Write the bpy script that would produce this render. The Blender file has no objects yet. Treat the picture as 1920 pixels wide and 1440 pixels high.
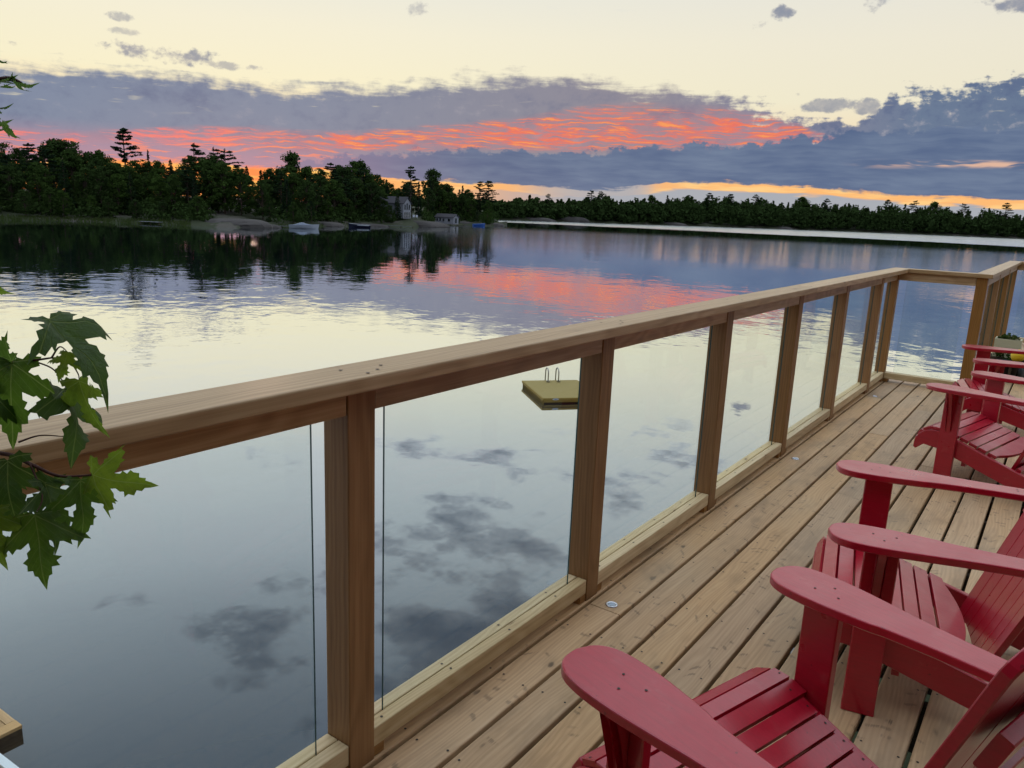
import bpy, math, random
from mathutils import Vector, Matrix
import numpy as np

scene = bpy.context.scene
COL = scene.collection
WATER_Z = -4.512
R = math.radians

# ------------------------------------------------------------------ camera
CAM_POS = Vector((1.338, 0.0, 1.488))
yaw, pitch, roll = R(35.443), R(12.694), R(2.446)
view = Vector((-math.sin(yaw) * math.cos(pitch), math.cos(yaw) * math.cos(pitch), -math.sin(pitch)))
right0 = Vector((math.cos(yaw), math.sin(yaw), 0.0))
up0 = right0.cross(view)
right = right0 * math.cos(roll) + up0 * math.sin(roll)
up = -right0 * math.sin(roll) + up0 * math.cos(roll)
cam_data = bpy.data.cameras.new("camera")
cam = bpy.data.objects.new("camera", cam_data)
COL.objects.link(cam)
cam.matrix_world = Matrix(((right.x, up.x, -view.x, CAM_POS.x), (right.y, up.y, -view.y, CAM_POS.y),
                           (right.z, up.z, -view.z, CAM_POS.z), (0, 0, 0, 1)))
cam_data.sensor_width = 36.0
cam_data.lens = 1442.0 * 36.0 / 1920.0
cam_data.clip_start = 0.05
cam_data.clip_end = 8000.0
scene.camera = cam
scene.view_settings.view_transform = 'Standard'
scene.view_settings.look = 'None'
scene.view_settings.exposure = 0.0
scene.view_settings.gamma = 1.0
scene.cycles.use_adaptive_sampling = True
scene.cycles.adaptive_threshold = 0.03
scene.cycles.max_bounces = 6
scene.cycles.diffuse_bounces = 2
scene.cycles.glossy_bounces = 3
scene.cycles.transparent_max_bounces = 24


def lin(r, g, b):
    def c(v):
        v /= 255.0
        return v / 12.92 if v <= 0.04045 else ((v + 0.055) / 1.055) ** 2.4
    return (c(r), c(g), c(b), 1.0)


class NG:
    """small helper to write node trees as expressions"""
    def __init__(self, tree):
        self.t = tree
        self.n = tree.nodes
        self.l = tree.links

    def node(self, typ, **kw):
        nd = self.n.new(typ)
        for k, v in kw.items():
            setattr(nd, k, v)
        return nd

    def put(self, sock, v):
        if isinstance(v, bpy.types.NodeSocket):
            self.l.new(v, sock)
        elif v is not None:
            sock.default_value = v

    def m(self, op, a, b=None, c=None, clamp=False):
        nd = self.node('ShaderNodeMath', operation=op, use_clamp=clamp)
        self.put(nd.inputs[0], a)
        if b is not None:
            self.put(nd.inputs[1], b)
        if c is not None:
            self.put(nd.inputs[2], c)
        return nd.outputs[0]

    def add(self, a, b): return self.m('ADD', a, b)
    def sub(self, a, b): return self.m('SUBTRACT', a, b)
    def mul(self, a, b): return self.m('MULTIPLY', a, b)
    def div(self, a, b): return self.m('DIVIDE', a, b)
    def mx(self, a, b): return self.m('MAXIMUM', a, b)
    def mn(self, a, b): return self.m('MINIMUM', a, b)

    def sm(self, v, a, b, to0=0.0, to1=1.0, kind='SMOOTHSTEP'):
        nd = self.node('ShaderNodeMapRange', interpolation_type=kind)
        nd.clamp = True
        for i, x in enumerate((v, a, b, to0, to1)):
            self.put(nd.inputs[i], x)
        return nd.outputs[0]

    def mix(self, f, a, b, blend='MIX'):
        nd = self.node('ShaderNodeMix', data_type='RGBA', blend_type=blend)
        nd.clamp_factor = True
        self.put(nd.inputs[0], f)
        self.put(nd.inputs[6], a)
        self.put(nd.inputs[7], b)
        return nd.outputs[2]

    def xyz(self, x, y, z):
        nd = self.node('ShaderNodeCombineXYZ')
        for i, v in enumerate((x, y, z)):
            self.put(nd.inputs[i], v)
        return nd.outputs[0]

    def sep(self, v):
        nd = self.node('ShaderNodeSeparateXYZ')
        self.l.new(v, nd.inputs[0])
        return nd.outputs

    def noise(self, vec, scale=1.0, detail=4.0, rough=0.55, dist=0.0, dims='3D', out=0):
        nd = self.node('ShaderNodeTexNoise', noise_dimensions=dims)
        self.put(nd.inputs['Vector'], vec)
        nd.inputs['Scale'].default_value = scale
        nd.inputs['Detail'].default_value = detail
        nd.inputs['Roughness'].default_value = rough
        nd.inputs['Distortion'].default_value = dist
        return nd.outputs[out]

    def ramp(self, f, stops, interp='LINEAR'):
        nd = self.node('ShaderNodeValToRGB')
        nd.color_ramp.interpolation = interp
        el = nd.color_ramp.elements
        while len(el) < len(stops):
            el.new(0.5)
        for e, (p, c) in zip(el, stops):
            e.position = p
            e.color = c if len(c) == 4 else (*c, 1)
        self.put(nd.inputs[0], f)
        return nd.outputs[0]

    def curve(self, x, pts, x0, x1, y0, y1):
        """piecewise curve through (x, y) points, constant outside"""
        t = self.sm(x, x0, x1, 0.0, 1.0, 'LINEAR')
        nd = self.node('ShaderNodeFloatCurve')
        cv = nd.mapping.curves[0]
        P = [((a - x0) / (x1 - x0), (b - y0) / (y1 - y0)) for a, b in pts]
        if P[0][0] > 0.001:
            P = [(0.0, P[0][1])] + P
        if P[-1][0] < 0.999:
            P = P + [(1.0, P[-1][1])]
        while len(cv.points) < len(P):
            cv.points.new(0.5, 0.5)
        for q, (a, b) in zip(cv.points, P):
            q.location = (a, b)
            q.handle_type = 'AUTO_CLAMPED'
        nd.mapping.update()
        self.l.new(t, nd.inputs['Value'])
        return self.add(self.mul(nd.outputs[0], y1 - y0), y0)


# ------------------------------------------------------------------ sky
SUN_AZ, SUN_EL = -54.0, 1.0           # degrees, azimuth from +Y towards +X: just going down behind the wooded shore


def build_world():
    w = bpy.data.worlds.new("World")
    scene.world = w
    w.use_nodes = True
    w.node_tree.nodes.clear()
    g = NG(w.node_tree)
    tc = g.node('ShaderNodeTexCoord').outputs['Generated']
    nv = g.node('ShaderNodeVectorMath', operation='NORMALIZE')
    g.l.new(tc, nv.inputs[0])
    d = nv.outputs[0]
    x, y, z = g.sep(d)
    deg = 180 / math.pi
    az = g.mul(g.m('ARCTAN2', x, y), deg)
    el = g.mul(g.m('ARCSINE', z), deg)
    # sample offset so that the seam of atan2 (due south) never meets a noise edge
    warp = g.sub(g.noise(g.xyz(g.mul(x, 9), g.mul(y, 9), g.mul(z, 30)), 1.0, 3, 0.6), 0.5)
    puffn = g.sub(g.noise(g.xyz(g.mul(x, 44), g.mul(y, 44), g.mul(z, 60)), 1.0, 4, 0.62), 0.5)
    fine = puffn
    streak = g.noise(g.xyz(g.mul(x, 16), g.mul(y, 16), g.add(g.mul(z, 150), g.mul(warp, 3.0))), 1.0, 3, 0.6)
    # cloud plane coordinates for what is higher up
    zc = g.mx(z, 0.06)
    px_, py_ = g.div(x, zc), g.div(y, zc)

    # clear sky: cream over the sunset, greyer and bluer with height and away from the sun
    ew = g.m('ADD', g.mul(x, math.sin(R(SUN_AZ))), g.mul(y, math.cos(R(SUN_AZ))))     # 1 towards the sunset
    base = g.ramp(g.sm(el, 0, 60, 0, 1, 'LINEAR'), [
        (0.0, lin(255, 196, 118)), (0.06, lin(255, 214, 150)), (0.13, lin(246, 238, 204)), (0.19, lin(243, 237, 213)), (0.235, lin(235, 233, 219)),
        (0.30, (0.78, 0.82, 0.82)), (0.42, (0.90, 0.98, 1.04)), (0.68, (1.16, 1.30, 1.46)), (1.0, (1.44, 1.62, 1.86))])
    east = g.ramp(g.sm(el, 0, 60, 0, 1, 'LINEAR'), [
        (0.0, lin(92, 98, 112)), (0.3, lin(148, 154, 166)), (0.6, (0.58, 0.64, 0.74)), (1.0, (1.25, 1.42, 1.68))])
    horiz = g.m('SQRT', g.mx(g.sub(1.0, g.mul(z, z)), 0.0001))
    toward = g.div(ew, g.mx(horiz, 0.15))
    sky = g.mix(g.sm(toward, -0.35, 0.75), east, base)
    sky = g.mix(g.mul(g.sm(az, -50, -5), g.mul(g.sm(el, 3, 30, 1.0, 0.4), 0.35)), sky, lin(222, 216, 208))

    # ragged patches of grey cloud above the main bank (seen mostly mirrored in the lake)
    pn = g.noise(g.xyz(g.add(px_, 4.3), g.add(py_, 7.9), 0.0), 2.3, 5, 0.62)
    dens = g.add(g.mul(pn, 0.8), 0.06)
    # the larger ragged clouds drifting over this part of the lake
    for (bx, by, bs, ba) in ((-1.55, 1.80, 0.28, 0.14), (-1.46, 1.06, 0.22, 0.19), (-1.30, 2.80, 0.50, 0.17), (-1.95, 2.32, 0.26, 0.12), (-0.84, 1.28, 0.34, 0.18),
                             (-1.20, 1.72, 0.26, 0.08), (0.6, 0.3, 0.7, 0.12)):
        dx, dy = g.div(g.sub(px_, bx), bs), g.div(g.sub(py_, by), bs)
        r2 = g.add(g.mul(dx, dx), g.mul(dy, dy))
        dens = g.add(dens, g.mul(g.m('EXPONENT', g.mul(r2, -1.0)), ba))
    patch = g.mul(g.sm(dens, 0.545, 0.61), g.mul(g.sm(el, 12.5, 17), 0.9))
    greyc = g.mix(g.sm(dens, 0.57, 0.70), (0.62, 0.66, 0.72, 1), (0.22, 0.25, 0.31, 1))
    greyc = g.mix(g.sm(toward, -0.2, 0.5), g.mix(0.5, greyc, lin(92, 100, 116)), greyc)
    sky = g.mix(patch, sky, greyc)
    # overcast veil thickening with height
    sky = g.mix(g.mul(g.sm(el, 30, 60), 0.15), sky, (0.9, 0.95, 1.0, 1))

    # small scattered puffs high in the picture

    def blob(a0, e0, sa, se, amp):
        da, de = g.div(g.sub(az, a0), sa), g.div(g.sub(el, e0), se)
        q = g.sub(1.0, g.add(g.mul(da, da), g.mul(de, de)))
        return g.mul(g.sm(g.add(q, g.mul(g.add(puffn, g.mul(warp, 0.6)), 3.6)), 0.35, 1.1), amp)
    puff = None
    for b in ((-59.4, 8.8, 4.6, 0.75, 0.85), (-55.6, 8.5, 3.0, 0.35, 0.6), (-18.4, 13.1, 0.9, 0.65, 0.9), (-20.0, 12.5, 0.9, 0.5, 0.7), (-13.2, 13.4, 1.3, 0.7, 0.7), (-5.2, 13.0, 2.2, 0.9, 0.9),
              (-42.7, 12.9, 1.1, 0.7, 0.5), (-61.6, 10.6, 1.1, 0.3, 0.6), (-60.8, 9.8, 1.6, 0.3, 0.5), (-68.5, 8.3, 1.6, 0.3, 0.6),
              (-15.0, 7.6, 2.4, 0.5, 0.8), (-12.6, 7.4, 1.2, 0.6, 0.8)):
        m_ = blob(*b)
        puff = m_ if puff is None else g.mx(puff, m_)
    sky = g.mix(puff, sky, g.mix(g.sm(puffn, -0.1, 0.2), lin(168, 166, 170), lin(128, 136, 156)))

    A0, A1 = -110.0, 30.0
    # ---- main cloud bank
    T = g.curve(az, [(-100, 6.5), (-68.2, 7.0), (-64, 7.5), (-58.6, 7.6), (-53, 7.8), (-47.8, 7.9), (-42.3, 8.4), (-38.6, 9.1),
                     (-33, 9.4), (-27.5, 9.0), (-22, 8.2), (-18.4, 7.3), (-15.3, 6.5), (-13.4, 6.4), (-12.2, 7.2),
                     (-10.5, 8.2), (-8, 8.3), (-6, 8.5), (-4, 8.4), (10, 8.0)], A0, A1, 0, 12)
    rag = g.add(g.mul(warp, 2.2), g.mul(fine, g.sm(az, -30, -15, 0.7, 1.4)))
    rag = g.add(rag, g.mul(g.sub(streak, 0.5), 2.0))
    rag = g.add(rag, g.mul(puffn, g.sm(az, -24, -13, 1.2, 3.4)))
    bank = g.sm(g.sub(T, g.add(el, rag)), -0.30, g.sm(az, -30, -15, 0.95, 0.5))
    c_bank = g.ramp(g.sm(az, -75, 5, 0, 1, 'LINEAR'), [
        (0.0, lin(122, 137, 162)), (0.3, lin(126, 138, 160)), (0.45, lin(136, 138, 154)), (0.6, lin(145, 139, 150)),
        (0.72, lin(138, 137, 156)), (0.82, lin(106, 122, 148)), (1.0, lin(98, 116, 144))])
    shade = g.add(g.mul(warp, 0.8), g.add(g.mul(fine, 0.5), g.mul(puffn, g.sm(az, -24, -13, 0.4, 1.7))))
    c_bank = g.mix(g.sm(shade, -0.45, 0.05, 0.55, 0.0), c_bank, lin(84, 98, 134))
    c_bank = g.mix(g.sm(shade, 0.08, 0.5, 0.0, 0.45), c_bank, lin(196, 188, 190))
    # thin places near the top edge let the cream through
    edge = g.sub(T, el)
    thin = g.mul(g.sm(streak, 0.60, 0.74), g.mul(g.sm(edge, 0.1, 0.9), g.sm(edge, 1.2, 2.6, 1, 0)))
    c_bank = g.mix(g.mul(thin, 0.6), c_bank, lin(236, 226, 190))
    # lavender-pink wash low on the left
    pinkw = g.mul(g.sm(az, -38, -52), g.mul(g.sm(el, 4.6, 2.4), 0.7))
    c_bank = g.mix(pinkw, c_bank, lin(186, 140, 160))
    # ---- burning streaks
    O = g.curve(az, [(-100, 3.0), (-68.6, 3.2), (-62.9, 3.45), (-56.5, 3.9), (-49.6, 4.15), (-44.1, 4.55), (-38.5, 5.05), (-34.7, 5.4),
                     (-30.9, 5.75), (-25.4, 6.0), (-20, 5.95), (-16.5, 5.7), (-13, 5.5), (0, 5.2)], A0, A1, 0, 12)
    W = g.curve(az, [(-100, 0.4), (-68, 0.4), (-62, 0.5), (-56, 0.75), (-50, 0.75), (-44, 0.8), (-38, 0.95), (-34, 1.35), (-30, 1.6),
                     (-25, 1.6), (-20, 1.25), (-17, 0.8), (-14, 0.25), (-11, 0.02), (0, 0.02)], A0, A1, 0, 3)
    off = g.div(g.sub(el, g.add(O, g.mul(warp, 0.9))), W)
    gl = g.sub(1.0, g.mul(off, off))
    st2 = g.noise(g.xyz(g.mul(x, 24), g.mul(y, 24), g.add(g.mul(z, 330), g.mul(g.add(warp, g.mul(puffn, 0.35)), 6.0))), 1.0, 4, 0.60)
    burn = g.mul(g.sm(gl, -0.25, 0.6), g.sm(g.add(g.add(st2, g.mul(warp, 0.28)), g.mul(g.sm(gl, 0, 1), 0.06)), g.sm(az, -64, -42, 0.48, 0.46), g.sm(az, -64, -42, 0.70, 0.68)))
    wash = g.mul(g.sm(gl, -0.4, 0.9), g.sm(az, -64, -40, 0.14, 0.24))
    c_bank = g.mix(wash, c_bank, lin(214, 128, 128))
    c_burn = g.mix(g.sm(st2, 0.52, 0.70), lin(246, 112, 84), lin(255, 160, 84))
    heat = g.sm(az, -62, -46)
    c_burn = g.mix(heat, lin(246, 124, 118), c_burn)
    c_bank = g.mix(g.mul(burn, 0.86), c_bank, c_burn)
    lowst = g.mul(g.sm(st2, 0.52, 0.62), g.mul(g.sm(az, -40, -50), g.sm(el, 4.2, 2.8)))
    c_bank = g.mix(g.mul(lowst, 0.75), c_bank, lin(250, 140, 110))
    # ---- dark lower bank, in front of the streaks
    LT = g.curve(az, [(-100, 0.0), (-68.8, 0.2), (-60, 0.8), (-54, 1.6), (-51, 2.6), (-46, 3.5), (-42.2, 3.9), (-38.4, 4.1), (-34.6, 4.1),
                      (-27.1, 4.7), (-22, 5.0), (-16.5, 5.6), (-3.8, 6.2), (15, 6.2)], A0, A1, 0, 12)
    low = g.sm(g.sub(LT, g.add(el, g.add(g.mul(puffn, 1.6), g.add(g.mul(fine, 0.7), g.mul(warp, 0.9))))), -0.08, 0.22)
    c_low = g.mix(g.sm(g.add(g.mul(streak, 0.35), g.add(0.33, g.mul(warp, 0.5))), 0.35, 0.7), lin(86, 104, 138), lin(114, 130, 156))
    c_low = g.mix(g.sm(az, -38, -54), c_low, lin(138, 128, 158))
    c_bank = g.mix(low, c_bank, c_low)
    # pale slit at the far right inside the lower bank
    slit = g.mul(g.sm(az, -14, -7), g.mul(g.sm(g.m('ABSOLUTE', g.sub(el, g.add(4.0, g.mul(warp, 0.8)))), 0.35, 0.05), g.sm(streak, 0.45, 0.6)))
    c_bank = g.mix(g.mul(slit, 0.75), c_bank, lin(248, 196, 160))
    sky = g.mix(bank, sky, c_bank)
    # ---- gap below the bank: amber light, then pale grey haze on the horizon
    LB = g.curve(az, [(-100, 1.5), (-68.8, 1.7), (-61, 2.2), (-56, 2.3), (-53.2, 2.1), (-49.6, 2.3), (-46, 1.95), (-40.3, 1.9), (-34.5, 1.8), (-30, 1.75),
                      (-26.9, 2.05), (-23.2, 2.5), (-16.1, 2.35), (-9.6, 2.05), (-3.1, 1.9), (15, 1.8)], A0, A1, 0, 12)
    gap = g.sm(g.sub(LB, g.add(el, g.add(g.mul(fine, 0.5), g.add(g.mul(g.sub(streak, 0.5), 0.9), g.mul(warp, 0.5))))), -0.08, 0.12)
    c_gap = g.mix(g.sm(streak, 0.4, 0.65), lin(252, 186, 118), lin(255, 206, 136))
    c_gap = g.mix(g.sm(az, -42, -52), c_gap, g.mix(g.sm(streak, 0.4, 0.65), lin(255, 142, 84), lin(255, 196, 104)))
    haze = g.mix(g.sm(az, -45, -30), lin(250, 176, 104), lin(168, 172, 180))
    hz = g.sm(g.add(el, g.mul(g.sub(streak, 0.5), 0.9)), g.sub(LB, 0.42), g.sub(LB, 0.62))
    amb = g.curve(az, [(-100, 1.0), (-40, 1.0), (-36, 0.8), (-32, 0.12), (-28, 0.08), (-25.5, 0.9), (-20, 1), (15, 1)], A0, A1, 0, 1)
    c_gap = g.mix(g.mx(g.mul(hz, g.sm(az, -48, -36)), g.sub(1.0, amb)), c_gap, haze)
    # away from the sunset the bank reaches the horizon
    gap = g.mul(gap, g.mul(g.sm(az, -125, -80), g.sm(az, 60, 15)))
    sky = g.mix(gap, sky, c_gap)
    # the bank is a feature of the western sky
    dusk = g.node('ShaderNodeTexSky')
    dusk.sky_type = 'NISHITA'
    dusk.sun_disc = False
    dusk.sun_elevation = R(SUN_EL)
    dusk.sun_rotation = R(SUN_AZ)
    bg1 = g.node('ShaderNodeBackground')
    g.l.new(dusk.outputs[0], bg1.inputs[0])
    bg1.inputs[1].default_value = 0.004
    bg2 = g.node('ShaderNodeBackground')
    g.l.new(sky, bg2.inputs[0])
    bg2.inputs[1].default_value = 1.0
    ad = g.node('ShaderNodeAddShader')
    g.l.new(bg1.outputs[0], ad.inputs[0])
    g.l.new(bg2.outputs[0], ad.inputs[1])
    out = g.node('ShaderNodeOutputWorld')
    g.l.new(ad.outputs[0], out.inputs[0])
    w.cycles.sampling_method = 'MANUAL'
    w.cycles.sample_map_resolution = 1024


build_world()

sun_data = bpy.data.lights.new("sun", 'SUN')
sun_data.energy = 0.6
sun_data.angle = R(2)
sun_data.color = (1.0, 0.62, 0.45)
sun = bpy.data.objects.new("sun", sun_data)
COL.objects.link(sun)
sd = Vector((math.sin(R(SUN_AZ)) * math.cos(R(SUN_EL)), math.cos(R(SUN_AZ)) * math.cos(R(SUN_EL)), math.sin(R(SUN_EL))))
sun.rotation_euler = (-sd).to_track_quat('-Z', 'Y').to_euler()


# ------------------------------------------------------------------ helpers: materials and meshes
MATS = {}


def new_mat(name):
    m = bpy.data.materials.new(name)
    m.use_nodes = True
    m.node_tree.nodes.clear()
    g = NG(m.node_tree)
    MATS[name] = m
    return m, g


def finish(g, shader):
    o = g.node('ShaderNodeOutputMaterial')
    g.l.new(shader, o.inputs['Surface'])


def pbsdf(g, color, rough=0.6, metal=0.0, spec=0.5, normal=None, **kw):
    b = g.node('ShaderNodeBsdfPrincipled')
    g.put(b.inputs['Base Color'], color)
    g.put(b.inputs['Roughness'], rough)
    g.put(b.inputs['Metallic'], metal)
    g.put(b.inputs['Specular IOR Level'], spec)
    if normal is not None:
        g.l.new(normal, b.inputs['Normal'])
    for k, v in kw.items():
        g.put(b.inputs[k], v)
    return b.outputs[0]


def bump(g, h, strength=0.3, dist=0.01):
    b = g.node('ShaderNodeBump')
    g.put(b.inputs['Height'], h)
    g.put(b.inputs['Strength'], strength)
    g.put(b.inputs['Distance'], dist)
    return b.outputs[0]


def simple_mat(name, col, rough=0.6, metal=0.0, spec=0.5, var=0.12, scale=8.0):
    m, g = new_mat(name)
    tc = g.node('ShaderNodeTexCoord').outputs['Object']
    n = g.noise(tc, scale, 4, 0.6)
    c1 = tuple(v * (1 - var) for v in col[:3]) + (1,)
    c2 = tuple(min(1, v * (1 + var)) for v in col[:3]) + (1,)
    finish(g, pbsdf(g, g.mix(n, c1, c2), rough, metal, spec))
    return m


def mat_water():
    m, g = new_mat("lake_water")
    pos = g.node('ShaderNodeNewGeometry').outputs['Position']
    x, y, z = g.sep(pos)
    P = g.xyz(x, y, 0.0)
    dist = g.m('SQRT', g.add(g.mul(x, x), g.mul(y, y)))
    # wind streaks: calm near the deck, livelier further out, a ruffled sheet under the far shore
    big = g.noise(P, 0.018, 3, 0.55, 0.6)
    mid = g.noise(P, 0.07, 3, 0.55, 0.4)
    lively = g.add(g.sm(dist, 8, 45, 0.22, 0.8), g.mul(g.sm(big, 0.42, 0.62), 0.6))
    lively = g.mul(lively, g.sm(mid, 0.3, 0.7, 0.45, 1.35))
    lively = g.mul(lively, g.add(1.0, g.mul(g.mul(g.sm(dist, 22, 34), g.sm(dist, 90, 60)), 0.7)))
    windy = g.mul(g.mul(g.sm(dist, 60, 150), g.sm(dist, 340, 230)), g.sm(g.add(x, y), -20, 45))
    far = g.sm(g.add(dist, g.mul(g.sub(big, 0.5), 60)), 388, 410)
    # small waves
    w1 = g.noise(P, 1.1, 2, 0.5, 0.3)
    w2 = g.noise(g.xyz(g.add(x, g.mul(y, 0.35)), g.mul(y, 1.0), 4.0), 0.42, 2, 0.5, 0.2)
    w3 = g.noise(P, 3.2, 2, 0.5, 0.2)
    h = g.add(g.mul(w1, 0.030), g.add(g.mul(w2, 0.075), g.mul(w3, 0.0022)))
    nd = g.node('ShaderNodeBump')
    g.put(nd.inputs['Height'], g.mul(h, lively))
    g.put(nd.inputs['Strength'], 1.0)
    g.put(nd.inputs['Distance'], 0.16)
    nrm = nd.outputs[0]
    gl = g.node('ShaderNodeBsdfGlossy')
    gl.distribution = 'GGX'
    g.put(gl.inputs['Color'], (0.94, 0.98, 1.0, 1))
    g.put(gl.inputs['Roughness'], g.add(0.004, g.add(g.mul(windy, 0.10), g.mul(far, 0.20))))
    g.l.new(nrm, gl.inputs['Normal'])
    df = g.node('ShaderNodeBsdfDiffuse')
    g.put(df.inputs['Color'], lin(30, 46, 60))
    lw = g.node('ShaderNodeLayerWeight')
    lw.inputs['Blend'].default_value = 0.5
    f = g.curve(lw.outputs['Facing'], [(0.0, 0.03), (0.25, 0.035), (0.38, 0.064), (0.5, 0.185), (0.6, 0.40), (0.7, 0.64), (0.8, 0.86), (0.9, 0.95), (1.0, 1.0)], 0, 1, 0, 1)
    mx = g.node('ShaderNodeMixShader')
    g.l.new(f, mx.inputs[0])
    g.l.new(df.outputs[0], mx.inputs[1])
    g.l.new(gl.outputs[0], mx.inputs[2])
    finish(g, mx.outputs[0])
    return m


def link(o, parent=None):
    COL.objects.link(o)
    if parent is not None:
        o.parent = parent
    return o


def mesh_obj(name, verts, faces, mat=None, parent=None, smooth=False):
    me = bpy.data.meshes.new(name)
    me.from_pydata([tuple(v) for v in verts], [], [tuple(f) for f in faces])
    if mat is not None:
        me.materials.append(mat)
    if smooth:
        me.polygons.foreach_set('use_smooth', [True] * len(me.polygons))
    me.update()
    return link(bpy.data.objects.new(name, me), parent)


def empty(name, loc=(0, 0, 0), rz=0.0):
    o = bpy.data.objects.new(name, None)
    o.empty_display_size = 0.1
    o.location = loc
    o.rotation_euler = (0, 0, rz)
    return link(o)


def tag(o, label, cat, group=None):
    o['label'] = label
    o['category'] = cat
    if group:
        o['group'] = group
    return o


def struct(o):
    o['kind'] = 'structure'
    return o


def stuff(o):
    o['kind'] = 'stuff'
    return o


mat_water()
S = 6000.0
struct(mesh_obj("lake_water", [(-S, -S, WATER_Z), (S, -S, WATER_Z), (S, S, WATER_Z), (-S, S, WATER_Z)], [(0, 1, 2, 3)], MATS["lake_water"]))


# ------------------------------------------------------------------ wood, paint, glass
def mat_wood(name, c_dark, c_mid, c_light, c_knot, rough=0.62, knots=0.35, stain=0.3, grey=0.0, scale=1.0, flecks=0.0):
    """timber with its grain along local Y; every board differs through its random value"""
    m, g = new_mat(name)
    tc = g.node('ShaderNodeTexCoord').outputs['Object']
    rnd = g.node('ShaderNodeObjectInfo').outputs['Random']
    x, y, z = g.sep(tc)
    o1 = g.mul(rnd, 37.0)
    o2 = g.mul(rnd, 113.0)
    V = g.xyz(g.add(g.mul(x, scale), o1), g.add(g.mul(y, scale), o2), g.mul(z, scale))
    sx, sy, sz = g.sep(V)
    bend = g.sub(g.noise(g.xyz(g.mul(sx, 5), g.mul(sy, 1.3), g.mul(sz, 5)), 1.0, 2, 0.5), 0.5)
    # annual rings
    rings = g.node('ShaderNodeTexWave', wave_type='BANDS', bands_direction='X', wave_profile='SIN')
    g.put(rings.inputs['Vector'], g.xyz(g.add(sx, g.mul(bend, 0.14)), g.mul(sy, 0.02), g.mul(sz, 0.6)))
    rings.inputs['Scale'].default_value = 22.0
    rings.inputs['Distortion'].default_value = 3.0
    rings.inputs['Detail'].default_value = 2.0
    rings.inputs['Detail Scale'].default_value = 1.2
    fib = g.noise(g.xyz(g.mul(sx, 260), g.mul(sy, 5.0), g.mul(sz, 260)), 1.0, 3, 0.6)
    fib2 = g.noise(g.xyz(g.mul(sx, 70), g.mul(sy, 1.6), g.mul(sz, 70)), 1.0, 3, 0.6)
    t = g.add(g.mul(rings.outputs[1], 0.14), g.add(g.mul(fib, 0.30), g.mul(fib2, 0.56)))
    col = g.ramp(t, [(0.25, c_dark), (0.52, c_mid), (0.78, c_light)])
    # knots
    vor = g.node('ShaderNodeTexVoronoi', feature='F1', voronoi_dimensions='3D')
    kw = g.mul(g.sub(fib2, 0.5), 0.25)
    g.put(vor.inputs['Vector'], g.xyz(g.add(g.mul(sx, 11.0), kw), g.add(g.mul(sy, 6.0), g.mul(bend, 2.0)), g.mul(sz, 11.0)))
    vor.inputs['Scale'].default_value = 1.0
    vor.inputs['Randomness'].default_value = 1.0
    pick = g.sep(vor.outputs['Color'])[0]
    on = g.sm(pick, 1.0 - knots - 0.05, 1.0 - knots)
    kd = vor.outputs['Distance']
    knot = g.mul(on, g.sm(g.add(kd, kw), 0.15, 0.05))
    halo = g.mul(on, g.sm(kd, 0.40, 0.08))
    col = g.mix(g.mul(halo, 0.4), col, c_dark)
    col = g.mix(g.mul(knot, 0.8), col, c_knot)
    if flecks > 0:
        vf = g.node('ShaderNodeTexVoronoi', feature='F1', voronoi_dimensions='2D')
        g.put(vf.inputs['Vector'], g.xyz(g.add(g.mul(sx, 16.0), g.mul(fib2, 1.2)), g.add(g.mul(sy, 21.0), g.mul(bend, 9.0)), 0.0))
        vf.inputs['Scale'].default_value = 1.0
        fon = g.sm(g.sep(vf.outputs['Color'])[1], 0.76, 0.80)
        fl = g.mul(fon, g.sm(g.add(vf.outputs['Distance'], g.mul(g.sub(fib, 0.5), 0.5)), 0.28, 0.08))
        col = g.mix(g.mul(fl, flecks), col, c_knot)
        knot = g.mx(knot, g.mul(fl, 0.5))
    # weather stains and board to board tone
    st = g.noise(g.xyz(g.mul(sx, 6), g.mul(sy, 1.8), g.mul(sz, 6)), 1.0, 4, 0.65)
    col = g.mix(g.mul(g.sm(st, 0.48, 0.72), stain), col, tuple(v * 0.6 for v in c_mid[:3]) + (1,))
    st2 = g.noise(g.xyz(g.mul(sx, 2.2), g.mul(sy, 0.9), g.mul(sz, 2)), 1.0, 3, 0.6)
    if grey > 0:
        lum = sum(c_mid[:3]) / 3
        col = g.mix(g.mul(g.sm(st2, 0.42, 0.7), grey), col, (lum * 1.02, lum * 1.02, lum * 0.82, 1))
    hsv = g.node('ShaderNodeHueSaturation')
    g.put(hsv.inputs['Saturation'], g.sm(g.m('FRACT', g.mul(rnd, 7.31)), 0, 1, 0.96, 1.12, 'LINEAR'))
    g.put(hsv.inputs['Value'], g.sm(rnd, 0, 1, 0.84, 1.12, 'LINEAR'))
    g.l.new(col, hsv.inputs['Color'])
    nb = bump(g, g.add(t, g.mul(knot, -0.8)), 0.35, 0.002)
    finish(g, pbsdf(g, hsv.outputs[0], rough, 0.0, 0.35, nb))
    return m


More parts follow.
